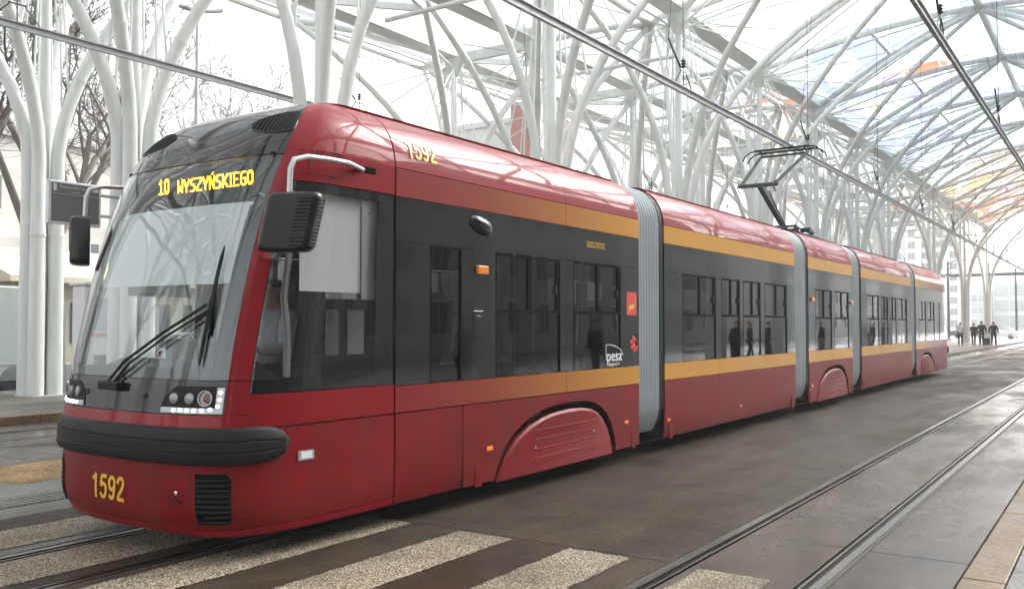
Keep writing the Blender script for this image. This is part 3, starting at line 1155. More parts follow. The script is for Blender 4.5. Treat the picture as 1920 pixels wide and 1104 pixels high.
def nsurf(s, z, out=0.0, rear=False):
    return npt(s, z, rear) + nnorm(s, z, rear) * out


def frange(a, b, n):
    return [a + (b - a) * i / n for i in range(n + 1)]


tram = empty('tram', (TX, TY, 0.0))
tag(tram, 'long red, gold and black five-section articulated tram with 1592 on its nose', 'tram')


def tpart(mb, name, mat, parent=None, smooth=False, angle=40, recalc=True):
    """geometry given in tram x (0 = centre line) and world Y"""
    if parent is None or parent is tram:
        return mb.build(name, mat, tram, smooth=smooth, angle=angle, recalc=recalc, loc=(0, -TY, 0))
    return mb.build(name, mat, parent, smooth=smooth, angle=angle, recalc=recalc)


def patch(name, s0, s1, zs, mat, parent, out=0.0, th=0.022, ns=14, rear=False, smooth=True):
    """thick panel on the nose surface"""
    ss = frange(s0, s1, ns)
    if s0 < 0 < s1:
        ss = sorted(set([round(v, 5) for v in ss]))
    outer = [[nsurf(s, z, out, rear) for s in ss] for z in zs]
    inner = [[nsurf(s, z, out - th, rear) for s in ss] for z in zs]
    n, k = len(ss), len(zs)
    vs = [p for r in outer for p in r] + [p for r in inner for p in r]
    o = n * k
    fs = []
    for i in range(k - 1):
        for j in range(n - 1):
            a = i * n + j
            fs.append((a, a + 1, a + n + 1, a + n))
            fs.append((o + a, o + a + n, o + a + n + 1, o + a + 1))
    for j in range(n - 1):
        fs.append((j, o + j, o + j + 1, j + 1))
        a = (k - 1) * n + j
        fs.append((a, a + 1, o + a + 1, o + a))
    for i in range(k - 1):
        a = i * n
        fs.append((a, a + n, o + a + n, o + a))
        a = i * n + n - 1
        fs.append((a, o + a, o + a + n, a + n))
    mb = MB()
    mb.add(vs, fs)
    return tpart(mb, name, mat, parent, smooth=smooth, angle=35)


def side_panel(name, mat, y0, y1, zs, side, parent, out=0.0, th=0.022, g=0.004):
    poly = [(side * (WZ(z) + out), z) for z in zs] + [(side * (WZ(z) + out - th), z) for z in reversed(zs)]
    mb = MB()
    mb.prism(poly, 'y', y0 + g, y1 - g)
    return tpart(mb, name, mat, parent, smooth=True, angle=35)


def arch_shape(base, flip=False, cover=False):
    """outline of the bogie opening in (Y, z), left to right"""
    if cover:
        pts = [(7.30, .165), (7.36, .27), (7.47, .41), (7.66, .55), (7.91, .655), (8.15, .715), (8.39, .75), (8.72, .765), (9.0, .757), (9.2, .728), (9.36, .675), (9.48, .595), (9.59, .48), (9.66, .36), (9.70, .25), (9.72, .165)]
    else:
        pts = [(7.245, .19), (7.31, .32), (7.43, .48), (7.62, .625), (7.87, .735), (8.12, .795), (8.38, .83), (8.72, .845), (9.03, .835), (9.25, .80), (9.44, .735), (9.57, .65), (9.68, .53), (9.75, .39), (9.785, .27), (9.795, .19)]
    pts = [(p[0] - 8.51, p[1]) for p in pts]
    if flip: pts = [(-p[0], p[1]) for p in reversed(pts)]
    return [(p[0] + base, p[1]) for p in pts]


def seat_mesh():
    mb = MB()
    mb.box(-0.21, 0.21, -0.2, 0.22, 0.40, 0.48, 0.02)
    mb.prism([(0.17, 0.46), (0.24, 0.46), (0.33, 1.08), (0.28, 1.10)], 'x', -0.21, 0.21)
    mb.box(-0.05, 0.05, -0.05, 0.05, 0.0, 0.40)
    return mb.mesh('seat', M['seat_red'])


SEAT = seat_mesh()
sections = []
# y0, y1, windows, seams
SEC = [
    (5.80, 10.43, [(6.26, 6.72), (7.27, 8.50), (8.78, 9.93)], [8.62], 'fade_front', 8.51, False),
    (11.20, 17.00, [(11.80, 13.04), (13.28, 14.07), (14.23, 15.07), (15.28, 16.50)], [13.18, 15.17], 'gold', None, False),
    (17.87, 21.29, [(18.34, 19.57), (19.76, 20.97)], [19.62], 'gold', 19.62, False),
    (22.13, 28.13, [(22.72, 23.98), (24.22, 25.03), (25.20, 26.06), (26.25, 27.50)], [24.14, 26.17], 'gold', None, False),
    (28.77, MIRR - 5.80, [(29.28, 30.43), (30.70, 31.93), (32.48, 32.94)], [30.58], 'fade_rear', MIRR - 8.51, True),
]
ROOFZ = [3.035, 3.12, 3.19, 3.26, 3.32, 3.38, 3.43, 3.48, 3.52, 3.55, 3.57, 3.585]
for si, (ya, yb, wins, seams, stripe, arch, flip) in enumerate(SEC):
    # inner structure: floor, inner skirts, ceiling, end frames
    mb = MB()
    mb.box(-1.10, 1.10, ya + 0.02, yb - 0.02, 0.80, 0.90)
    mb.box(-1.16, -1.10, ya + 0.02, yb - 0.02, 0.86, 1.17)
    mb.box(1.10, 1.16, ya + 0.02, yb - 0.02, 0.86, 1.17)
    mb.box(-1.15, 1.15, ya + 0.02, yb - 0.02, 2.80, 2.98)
    mb.box(-0.80, 0.80, ya + 0.02, yb - 0.02, 2.98, 3.50)
    for yy in (ya + 0.02, yb - 0.12):
        mb.box(-1.15, -0.72, yy, yy + 0.10, 0.9, 2.80)
        mb.box(0.72, 1.15, yy, yy + 0.10, 0.9, 2.80)
    if arch is None:
        mb.box(-1.08, 1.08, ya + 0.05, yb - 0.05, 0.215, 0.80)  # underframe filler block, added to keep light from passing below
    else:
        mb.box(-1.08, 1.08, ya + 0.05, arch - 1.35, 0.215, 0.80)
        mb.box(-1.08, 1.08, arch + 1.35, yb - 0.05, 0.215, 0.80)
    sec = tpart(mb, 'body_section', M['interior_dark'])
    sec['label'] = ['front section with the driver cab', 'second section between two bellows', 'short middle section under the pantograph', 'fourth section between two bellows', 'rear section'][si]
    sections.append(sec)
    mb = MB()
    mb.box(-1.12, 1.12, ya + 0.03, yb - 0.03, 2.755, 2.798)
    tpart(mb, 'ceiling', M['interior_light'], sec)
    for side in (1, -1):
        bounds = [ya] + seams + [yb]
        for a, b in zip(bounds[:-1], bounds[1:]):
            side_panel('stripe_panel', M[stripe], a, b, [0.957, 1.05, 1.178], side, sec)
            side_panel('stripe_panel', M[stripe], a, b, [2.792, 2.9, 3.028], side, sec)
            side_panel('roof_panel', M['red'], a, b, ROOFZ, side, sec)
            side_panel('header_panel', M['black_gloss'], a, b, [2.408, 2.6, 2.786], side, sec, g=0.002)
        # window band
        cur = ya
        for (wa, wb) in wins:
            side_panel('pillar_panel', M['black_gloss'], cur, wa, [1.184, 1.8, 2.404], side, sec, g=0.0015)
            mb = MB()
            x1, x0 = side * (1.19 - 0.010), side * (1.19 - 0.018)
            mb.box(x0, x1, wa + 0.002, wb - 0.002, 1.186, 2.402)
            tpart(mb, 'window', M['side_glass'], sec)
            fr = MB()
            xf0, xf1 = side * (1.19 - 0.030), side * (1.19 + 0.002)
            def fbar(y0_, y1_, z0_, z1_):
                fr.box(xf0, xf1, y0_, y1_, z0_, z1_)
            fbar(wa, wa + 0.016, 1.19, 2.40)
            fbar(wb - 0.016, wb, 1.19, 2.40)
            fbar(wa + 0.0162, wb - 0.0162, 2.384, 2.40)
            if wb - wa > 0.6:
                fbar(wa + 0.0162, wb - 0.0162, 1.815, 1.850)
                ym = wa + (wb - wa) * 0.5
                fbar(ym - 0.028, ym + 0.028, 1.8502, 2.3838)
                fbar(wb - 0.080, wb - 0.045, 1.8502, 2.3838)
            tpart(fr, 'window_frame', M['black_void'], sec)
            if wb - wa > 0.6:
                hd = MB()
                hd.box(side * 1.190, side * 1.200, wb - 0.12, wb - 0.085, 2.02, 2.12, 0.003)
                tpart(hd, 'vent_catch', M['black_rubber'], sec)
            cur = wb
        side_panel('pillar_panel', M['black_gloss'], cur, yb, [1.184, 1.8, 2.404], side, sec, g=0.0015)
        # skirt
        x1, x0 = side * 1.190, side * 1.160
        if arch is None:
            bnd = [ya] + seams + [yb]
            for a, b in zip(bnd[:-1], bnd[1:]):
                side_panel('skirt_panel', M['red_dirty'], a, b, [0.19, 0.24, 0.3, 0.5, 0.95], side, sec, g=0.002)
        else:
            sh = arch_shape(arch, flip)
            ay, by = ya, yb
            cutl = [ay]
            if si == 0:
                side_panel('skirt_panel', M['red_dirty'], 5.80, 6.745, [0.19, 0.24, 0.3, 0.5, 0.945], side, sec, g=0.007)
                ay = 6.745
            if si == 4:
                side_panel('skirt_panel', M['red_dirty'], MIRR - 6.745, MIRR - 5.80, [0.19, 0.24, 0.3, 0.5, 0.945], side, sec, g=0.007)
                by = MIRR - 6.745
            poly = [(ay + 0.006, 0.19)] + sh + [(by - 0.006, 0.19), (by - 0.006, 0.947), (ay + 0.006, 0.947)]
            mb = MB()
            mb.prism(poly, 'x', x0, x1)
            tpart(mb, 'skirt_panel', M['red_dirty'], sec)
            # bogie cover with pressed ribs
            cv = arch_shape(arch, flip, True)
            root = MB()
            inset = [((p[0] - arch) * 0.972 + arch, max(0.165, (p[1] - 0.165) * 0.955 + 0.165)) for p in cv]
            xa, xb = side * 1.150, side * 1.192
            n = len(cv)
            vs = [(side * 1.135, p[0], p[1]) for p in cv] + [(side * 1.176, p[0], p[1]) for p in cv] + [(side * 1.194, p[0], p[1]) for p in inset]
            fs = []
            for i in range(n):
                j = (i + 1) % n
                fs.append((i, j, j + n, i + n))
                fs.append((i + n, j + n, j + 2 * n, i + 2 * n))
            fs.append(tuple(range(2 * n, 3 * n)))
            fs.append(tuple(range(n - 1, -1, -1)))
            root.add(vs, fs)
            cover = tpart(root, 'bogie_cover', M['red_dirty'], sec, smooth=True, angle=30)
            rb = MB()
            sg = -1 if flip else 1
            for (a, b, z) in ((-.53, .77, .595), (-.53, .77, .50), (-.53, .31, .402), (.43, .77, .402), (-.55, .77, .308)):
                a, b = arch + sg * a, arch + sg * b
                rb.tube([(side * 1.193, a, z), (side * 1.193, b, z)], 0.0085, 6)
            rb.box(side * 1.19, side * 1.199, arch + sg * -0.60, arch + sg * 0.80, 0.262, 0.274)
            tpart(rb, 'cover_rib', M['red'], sec, smooth=True)
            bl = MB()
            for (yy, zz) in ((-.53, .42), (.71, .475)):
                bl.lathe([(0.016, side * 1.193), (0.016, side * 1.200), (0.008, side * 1.202)], 8, 'x', (0, arch + sg * yy, zz))
            tpart(bl, 'cover_bolt', M['chrome'], sec)
        # marker lamps, jacking plates
        marks = {0: [(7.165, 0.505), (10.06, 0.50)], 1: [(11.31, 0.42), (14.06, 0.40)], 2: [(18.05, .5), (21.1, .55)], 3: [(22.3, .42), (26.9, .45)], 4: [(29.0, .5), (32.0, .5)]}[si]
        for (yy, zz) in marks:
            mb = MB()
            mb.box(side * 1.188, side * 1.202, yy - 0.05, yy + 0.05, zz - 0.022, zz + 0.022, 0.004)
            tpart(mb, 'marker_lamp', M['orange_lens'], sec)
        for yy in {0: [6.985, 10.25], 1: [11.38, 16.8], 2: [18.0, 21.15], 3: [22.3, 27.95], 4: [28.95, 32.2]}[si]:
            mb = MB()
            mb.box(side * 1.187, side * 1.198, yy - 0.055, yy + 0.055, 0.165, 0.355, 0.003)
            mb.box(side * 1.197, side * 1.2025, yy - 0.02, yy + 0.02, 0.22, 0.25)
            tpart(mb, 'jacking_plate', M['red_dirty'], sec)
    # roof deck
    mb = MB()
    mb.box(-0.64, 0.64, ya + 0.01, yb - 0.01, 3.50, 3.592)
    tpart(mb, 'roof_deck', M['roof_grey'], sec)
    # seats and hand poles
    yy = ya + 0.55
    while yy < yb - 0.6:
        for xs in (-0.85, 0.85):
            s_ = link_mesh('seat', SEAT, sec, loc=(xs, yy, 0.90))
        pole = MB()
        pole.tube([(0.52, yy + 0.35, 0.90), (0.52, yy + 0.35, 2.75)], 0.017, 6)
        tpart(pole, 'hand_pole', M['steel_grey'], sec, smooth=True)
        yy += 1.15

# wheels under the covers
for ac in (8.51, 19.62, MIRR - 8.51):
    for dy in (-0.9, 0.9):
        for side in (1, -1):
            mb = MB()
            mb.cur = 0
            mb.lathe([(0.20, side * 0.44), (0.30, side * 0.44), (0.30, side * 0.56), (0.18, side * 0.58), (0.08, side * 0.62)], 20, 'x', (0, ac + dy, 0.302))
            tpart(mb, 'wheel', M['dark_metal'], None, smooth=True)
    mb = MB()
    mb.box(-0.9, 0.9, ac - 1.3, ac + 1.3, 0.36, 0.62)
    mb.box(0.72, 0.98, ac - 0.25, ac + 0.25, 0.40, 0.60, 0.02)
    mb.tube([(1.02, ac - 0.62, 0.70), (1.02, ac - 0.2, 0.74)], 0.05, 8)
    tpart(mb, 'bogie_frame', M['dark_metal'])

# bellows
def loop_section(shrink):
    pts = []
    zs = [0.30, 0.36, 0.45, 0.6, 1.0, 1.6, 2.2, 2.8, 3.03, 3.12, 3.2, 3.28, 3.35, 3.42, 3.47, 3.51, 3.54]
    taper = lambda z: -0.10 * max(0, (0.62 - z) / 0.32) ** 1.6
    for z in zs: pts.append((WZ(z) - shrink + taper(z), z - shrink * (1 if z > 3.3 else 0)))
    return pts + [(-x, z) for x, z in reversed(pts)]


for bi, (a, b) in enumerate(((10.43, 11.20), (17.00, 17.87), (21.29, 22.13), (28.13, 28.77))):
    mb = MB()
    ribs = 8 if bi < 3 else 7
    fr_w = 0.12
    rows = []
    ns_ = ribs * 6
    for i in range(ns_ + 1):
        t = i / ns_
        y = a + 0.012 + (b - a - fr_w - 0.012) * t
        ph = (t * ribs) % 1.0
        d = 0.070 - 0.060 * math.sqrt(max(0.0, 1 - (2 * ph - 1) ** 2))
        rows.append([(x, y, z) for (x, z) in loop_section(d)])
    mb.grid(rows)
    tpart(mb, 'bellows', M['bellow'], None, smooth=True, angle=60)
    fr = MB()
    rows = []
    for (y, d) in ((b - fr_w, 0.09), (b - fr_w, 0.012), (b - 0.004, 0.012), (b - 0.004, 0.09)):
        rows.append([(x, y, z) for (x, z) in loop_section(d)])
    fr.grid(rows)
    tpart(fr, 'bellows_frame', M['black_rubber'], None, smooth=True)
    fl = MB()
    fl.box(-1.0, 1.0, a - 0.05, b + 0.05, 0.80, 0.88)
    fl.box(-1.05, 1.05, a + 0.02, b - 0.02, 0.30, 0.36)
    tpart(fl, 'gangway_floor', M['interior_dark'])

# ------------------------------------------------------------------ noses
for rear in (False, True):
    root_mb = MB()
    # inner black shell seen through the panel gaps, cab floor and bulkhead
    def shell(s0, s1, zs, out=-0.034, ns=16):
        rows = [[nsurf(s, z, out, rear) for s in frange(s0, s1, ns)] for z in zs]
        root_mb.grid(rows)
    shell(-S_MAX, S_MAX, [0.21, 0.4, 0.7, 0.95, 1.10, 1.27], ns=28)
    shell(-S_MAX, S_MAX, [3.03, 3.15, 3.3, 3.4, 3.48, 3.54, 3.57], ns=28)
    for sg in (1, -1):
        rows = [[nsurf(sg * s, z, -0.034, rear) for s in frange(S_MASK - 0.25, S_WIN + 0.05, 4)] for z in frange(1.25, 3.05, 10)]
        root_mb.grid(rows)
    fy = (lambda y: MIRR - y) if rear else (lambda y: y)
    root_mb.box(-1.08, 1.08, fy(4.35), fy(5.85), 0.84, 0.90)
    root_mb.box(-1.08, 1.08, fy(4.75), fy(5.80), 0.215, 0.84)  # filler box added to block light under the cab floor
    nose = tpart(root_mb, 'nose', M['interior_dark'])
    nose['label'] = 'rounded rear end of the tram' if rear else 'rounded front end of the tram with windscreen'
    ZL = [0.245, 0.30, 0.4, 0.55, 0.70, 0.80, 0.945]
    sh = s_of(0.80)
    # lower shell: centre apron with coupler hatch, corners
    patch('apron', -sh + 0.015, sh - 0.015, ZL, M['red_dirty'], nose, rear=rear)
    for sg in (1, -1):
        patch('corner_panel', sg * sh, sg * (S_MAX - 0.01), ZL, M['red_dirty'], nose, rear=rear, ns=22)
    patch('apron_lip', -(S_MAX - 0.02), S_MAX - 0.02, [0.190, 0.215, 0.238], M['red'], nose, out=0.008, rear=rear, ns=44)
    patch('brow', -S_WIN + 0.02, S_WIN - 0.02, [0.955, 1.0, 1.052], M['red'], nose, out=0.012, rear=rear, ns=30)
    for sg in (1, -1):
        patch('corner_pillar', sg * (S_MASK + 0.012), sg * (S_WIN - 0.012), [1.056, 1.15, 1.24, 1.295], M['red'], nose, rear=rear, ns=5)
        patch('corner_pillar', sg * (S_MASK + 0.012), sg * (S_WIN - 0.012), [1.302] + frange(1.4, 3.0, 12) + [3.035], M['red'], nose, rear=rear, ns=5)
        patch('cab_lower_panel', sg * (S_WIN + 0.012), sg * (S_MAX - 0.02), [0.957, 1.05, 1.195], M['red_side'], nose, rear=rear, ns=14)
        patch('cab_upper_panel', sg * (S_WIN + 0.002), sg * (S_MAX - 0.02), [2.795, 2.9, 2.97, 3.0375], M['red_side'], nose, rear=rear, ns=14)
        patch('roof_corner', sg * (S_MASK + 0.012), sg * (S_MAX - 0.02), [3.038, 3.12, 3.19, 3.26, 3.32, 3.38, 3.43, 3.48, 3.52, 3.55, 3.57, 3.585], M['red'], nose, rear=rear, ns=22)
        patch('cab_window', sg * (S_WIN + 0.015), sg * (S_MAX - 0.03), [1.202] + frange(1.4, 2.7, 7) + [2.788], M['cab_glass'], nose, out=-0.004, th=0.008, rear=rear, ns=16)
        patch('window_seal', sg * (S_WIN + 0.012), sg * (S_WIN + 0.10), [1.202] + frange(1.4, 2.7, 7) + [2.788], M['black_void'], nose, out=-0.014, th=0.02, rear=rear, ns=3)
        patch('window_seal', sg * (S_MAX - 0.62), sg * (S_MAX - 0.03), [1.202] + frange(1.4, 2.7, 7) + [2.788], M['black_void'], nose, out=-0.014, th=0.02, rear=rear, ns=5)
        patch('window_seal', sg * (S_WIN + 0.10), sg * (S_MAX - 0.05), [1.202, 1.25, 1.30], M['black_void'], nose, out=-0.016, th=0.02, rear=rear, ns=12)
        patch('window_seal', sg * (S_WIN + 0.10), sg * (S_MAX - 0.05), [2.72, 2.75, 2.788], M['black_void'], nose, out=-0.016, th=0.02, rear=rear, ns=12)
    patch('mask_panel', -S_MASK + 0.01, S_MASK - 0.01, [1.058, 1.12, 1.2, 1.26, 1.298], M['black_gloss'], nose, rear=rear, ns=28)
    patch('roof_mask', -S_MASK + 0.01, S_MASK - 0.01, [3.005, 3.06, 3.12, 3.19, 3.26, 3.32, 3.38, 3.43, 3.48, 3.52, 3.55, 3.57, 3.588], M['black_gloss'], nose, rear=rear, ns=30)
    # windscreen with printed border
    ws = patch('windscreen', -S_MASK + 0.012, S_MASK - 0.012, [1.303] + frange(1.38, 2.95, 16) + [2.998], M['windscreen'], nose, th=0.008, rear=rear, ns=34)
    fz = [1.303, 1.34, 1.385]
    patch('screen_border', -S_MASK + 0.02, S_MASK - 0.02, fz, M['black_void'], nose, out=-0.014, th=0.006, rear=rear, ns=28)
    for sg in (1, -1):
        patch('screen_border', sg * s_of(0.885), sg * (S_MASK - 0.014), [1.386] + frange(1.5, 2.6, 9), M['black_void'], nose, out=-0.014, th=0.006, rear=rear, ns=6)
    patch('screen_border', -S_MASK + 0.02, S_MASK - 0.02, [2.955, 2.975, 2.995], M['black_void'], nose, out=-0.014, th=0.006, rear=rear, ns=28)
    if rear:
        patch('screen_border', -S_MASK + 0.02, S_MASK - 0.02, [2.655, 2.75, 2.85, 2.95], M['black_void'], nose, out=-0.045, th=0.006, rear=rear, ns=28)
    # bumper
    bm_ = MB()
    prof = [(-0.02, -1.0), (0.030, -1.0), (0.062, -0.86), (0.078, -0.62), (0.080, -0.42), (0.066, -0.38), (0.066, -0.32), (0.074, -0.28), (0.074, 0.16), (0.066, 0.20), (0.066, 0.26), (0.074, 0.31), (0.068, 0.60), (0.050, 0.84), (0.015, 1.0), (-0.02, 1.0)]
    s_end = s_of(1.1665)
    rows = []
    NN = 56
    for i in range(NN + 1):
        s = -s_end + 2 * s_end * i / NN
        e = (s_end - abs(s)) / 1.5
        k = math.sqrt(max(0.0, 1 - (1 - min(1, e)) ** 2.4))
        row = []
        for (o_, v) in prof:
            z = 0.838 + v * 0.131 * max(k, 0.02)
            o_ = o_ * 0.64
            row.append(nsurf(s, z, o_ if k > 0.15 else o_ * k / 0.15, rear))
        rows.append(row)
    bm_.grid(rows)
    bump = tpart(bm_, 'bumper', M['black_rubber'], None, smooth=True, angle=25)
    bump['label'] = 'thick black rubber bumper around the rear' if rear else 'thick black rubber bumper around the nose'
    # interior dashboard, bulkhead, blind, sign box
    db = MB()
    if not rear:
        db.prism([(4.35, 0.9), (4.35, 1.33), (4.62, 1.42), (4.80, 1.30), (4.78, 0.9)], 'x', -0.85, 0.85)
        db.box(-0.3, 0.3, 4.62, 4.70, 1.40, 1.58, 0.02)
        tpart(db, 'dashboard', M['interior_dark'], nose)
        bk = MB()
        bk.box(-1.05, -0.25, 5.72, 5.78, 0.9, 2.75)
        bk.box(0.45, 1.05, 5.72, 5.78, 0.9, 1.9)
        tpart(bk, 'bulkhead', M['interior_light'], nose)
        ce = MB()
        ce.box(-0.95, 0.95, 4.85, 5.8, 2.72, 2.76)
        tpart(ce, 'ceiling', M['interior_light'], nose)
        patch('roller_blind', -s_of(0.80), s_of(0.86), frange(2.02, 2.66, 6), M['blind'], nose, out=-0.075, th=0.004, ns=24)
        # side blind and sliding sash of the cab window
        for sg in (1, -1):
            sb = MB()
            sb.box(sg * 1.10, sg * 1.104, 4.80, 5.46, 1.955, 2.72)
            tpart(sb, 'side_blind', M['blind'], nose)
        fr = MB()
        def cf(y0_, y1_, z0_, z1_):
            fr.box(1.128, 1.150, y0_, y1_, z0_, z1_)
        cf(4.88, 5.62, 1.815, 1.90)
        cf(4.86, 4.91, 1.30, 1.815)
        cf(5.19, 5.27, 1.30, 1.815)
        cf(5.48, 5.62, 1.30, 1.815)
        cf(4.91, 5.19, 1.30, 1.46)
        cf(5.27, 5.48, 1.30, 1.46)
        tpart(fr, 'sash_frame', M['black_void'], nose)
        rs = MB()
        rs.box(1.112, 1.122, 5.46, 5.64, 1.90, 2.74, 0.003)
        tpart(rs, 'sash_rail', M['silver'], nose)
        gp = MB()
        gp.tube([(0.99, 4.78, 1.30), (1.0, 4.78, 1.6), (1.0, 4.74, 1.9), (1.0, 4.80, 2.3), (0.98, 4.92, 2.7)], 0.028, 8)
        tpart(gp, 'grab_rail', M['silver'], nose, smooth=True)
        # driver seat
        ds = MB()
        ds.box(-0.10, 0.42, 5.10, 5.56, 1.20, 1.32, 0.04)
        ds.prism([(5.50, 1.28), (5.60, 1.28), (5.72, 2.0), (5.62, 2.02)], 'x', -0.08, 0.40)
        ds.box(0.04, 0.28, 5.64, 5.73, 2.03, 2.24, 0.03)
        ds.box(0.06, 0.26, 5.24, 5.46, 0.90, 1.20)
        tpart(ds, 'driver_seat', M['interior_dark'], nose)

FN = [o for o in tram.children if o.name.startswith('nose')][0]

# headlights
def disc(mb, s, z, out, r, h=0.01, n=16, rear=False, ring=None):
    c = nsurf(s, z, out, rear)
    nn = nnorm(s, z, rear)
    a = nn.orthogonal().normalized()
    b = nn.cross(a)
    prof = [(r, 0.0), (r, h), (r * 0.85, h * 1.25)] if ring is None else [(r, 0.0), (r, h), (ring, h), (ring, 0.002)]
    vs = []
    for (rr, hh) in prof:
        for k in range(n):
            t = 2 * math.pi * k / n
            vs.append(c + (a * math.cos(t) + b * math.sin(t)) * rr + nn * hh)
    fs = []
    for i in range(len(prof) - 1):
        for k in range(n):
            p, q = i * n + k, i * n + (k + 1) % n
            fs.append((p, q, q + n, p + n))
    o = (len(prof) - 1) * n
    fs.append(tuple(range(o, o + n)))
    mb.add(vs, fs)


def headlight(sg):
    mb = MB()
    zs = [1.068, 1.12, 1.18, 1.24, 1.258]
    s0, s1 = s_of(0.49), s_of(0.992)
    ss = frange(s0, s1, 10)
    poly_out = []
    rows = []
    for z in zs:
        # inner upper corner swept away
        a = s0 + (0.55 * ((z - 1.12) / 0.138) ** 2 if z > 1.12 else 0.0)
        rows.append([nsurf(sg * s, z, 0.004) for s in frange(a, s1, 10)])
    mb.grid(rows)
    o = mb.build('headlight', M['black_rubber'], tram, smooth=True, loc=(0, -TY, 0))
    o['label'] = 'headlight cluster with daylight LEDs, %s side of the nose' % ('window' if sg > 0 else 'far')
    st = MB()
    st.grid([[nsurf(sg * s, z, 0.009) for s in frange(s0 + 0.02, s1, 12)] for z in (1.066, 1.085, 1.104)])
    st.grid([[nsurf(sg * s, z, 0.009) for s in frange(s_of(0.945), s1, 4)] for z in (1.1045, 1.15, 1.2, 1.25)])
    st.build('led_strip', M['lamp_glass'], o, smooth=True)
    ld = MB()
    for (of, z) in ((.62, 1.085), (.68, 1.085), (.74, 1.085), (.80, 1.086), (.86, 1.088), (.915, 1.096), (.962, 1.118), (.968, 1.165), (.97, 1.215)):
        disc(ld, sg * s_of(of), z, 0.010, 0.013, 0.006, 10)
    ld.build('led', M['drl'], o, smooth=True)
    rg = MB()
    disc(rg, sg * s_of(0.875), 1.172, 0.006, 0.058, 0.014, 24, ring=0.047)
    rg.build('lamp_ring', M['lamp_ring'], o, smooth=True)
    l1 = MB()
    disc(l1, sg * s_of(0.89), 1.172, 0.004, 0.035, 0.006, 16)
    l1.build('indicator_bulb', pmat('smoked_indicator', (0.16, 0.07, 0.05), 0.15, var=0.2), o, smooth=True)
    for of in (0.755, 0.615):
        l2 = MB()
        c = nsurf(sg * s_of(of), 1.168, -0.004)
        nn = nnorm(sg * s_of(of), 1.168)
        disc(l2, sg * s_of(of), 1.168, 0.004, 0.040, 0.016, 16)
        l2.build('lamp', M['lamp_ring'], o, smooth=True)
    return o


headlight(1)
headlight(-1)

# mask details: fixing caps, wiper base
cp = MB()
disc(cp, s_of(-0.47), 1.175, 0.0, 0.022, 0.006, 12)
disc(cp, s_of(0.30), 1.175, 0.0, 0.022, 0.006, 12)
cp.build('mask_cap', M['black_rubber'], FN, smooth=True)

# wiper
wp = MB()
wp.tube([nsurf(s_of(-0.17), 1.245, 0.03), nsurf(s_of(0.05), 1.41, 0.055), nsurf(s_of(0.45), 1.63, 0.06), nsurf(s_of(0.79), 1.83, 0.055)], 0.011, 6)
wp.tube([nsurf(s_of(-0.10), 1.235, 0.03), nsurf(s_of(0.12), 1.40, 0.055), nsurf(s_of(0.50), 1.61, 0.06), nsurf(s_of(0.83), 1.80, 0.055)], 0.009, 6)
wp.box(-0.23, 0.02, 3.985, 4.045, 1.205, 1.268, 0.012)
wiper = wp.build('wiper', M['black_rubber'], tram, loc=(0, -TY, 0))
wb = MB()
wb.tube([nsurf(s_of(0.80), z, 0.022) for z in frange(1.40, 2.27, 10)], [0.008] + [0.014] * 9 + [0.005], 6)
wb.tube([nsurf(s_of(0.815), z, 0.035) for z in frange(1.62, 2.05, 4)], [0.010, 0.018, 0.024, 0.016, 0.008], 6)
wb.build('wiper_blade', M['black_rubber'], wiper)

# grilles in the corner panels
for sg in (1, -1):
    gm = MB()
    s0, s1 = s_of(0.835), s_of(1.045)
    rows = []
    zs = frange(0.285, 0.645, 8)
    for z in zs:
        e = s1 - (0.55 * max(0, (0.36 - z) / 0.075) ** 2 * 0.6 if z < 0.36 else 0) - (0.25 * max(0, (z - 0.60) / 0.045) ** 2 if z > 0.60 else 0)
        rows.append([nsurf(sg * s, z, 0.004) for s in frange(s0, e, 6)])
    gm.grid(rows)
    gr = gm.build('apron_grille', M['black_void'], FN, smooth=True)
    for k in range(9):
        z = 0.305 + k * 0.037
        e = s1 - (0.30 if z < 0.33 else 0.05)
        b_ = MB()
        b_.tube([nsurf(sg * s, z, 0.008) for s in frange(s0 + 0.03, e, 5)], 0.007, 5)
        b_.build('grille_bar', M['black_rubber'], FN)
hb = MB()
disc(hb, s_of(0.885), 0.345, 0.012, 0.032, 0.012, 14, ring=0.022)  # black ringed disc, its colour stands in for a dark round hole
hb.build('dark_hole_disc', M['black_void'], FN, smooth=True)
# coupler hatch outline on the apron
hl = MB()
for (oa, ob_, za, zb) in ((0.25, 0.256, 0.27, 0.62), (0.25, 0.78, 0.615, 0.621), (0.775, 0.781, 0.27, 0.70)):
    hl.grid([[nsurf(s, z, 0.0015) for s in frange(s_of(oa), s_of(ob_), 6)] for z in frange(za, zb, 3)])
hl.build('hatch_seam', M['interior_dark'], FN)
hk = MB()
disc(hk, s_of(0.68), 0.50, 0.002, 0.016, 0.006, 10)
hk.build('hatch_lock', M['chrome'], FN, smooth=True)
hk = MB()
hk.tube([nsurf(s_of(0.63), 0.445, 0.006), nsurf(s_of(0.67), 0.455, 0.010), nsurf(s_of(0.72), 0.44, 0.006)], 0.008, 6)
hk.build('hatch_handle', M['black_rubber'], FN)
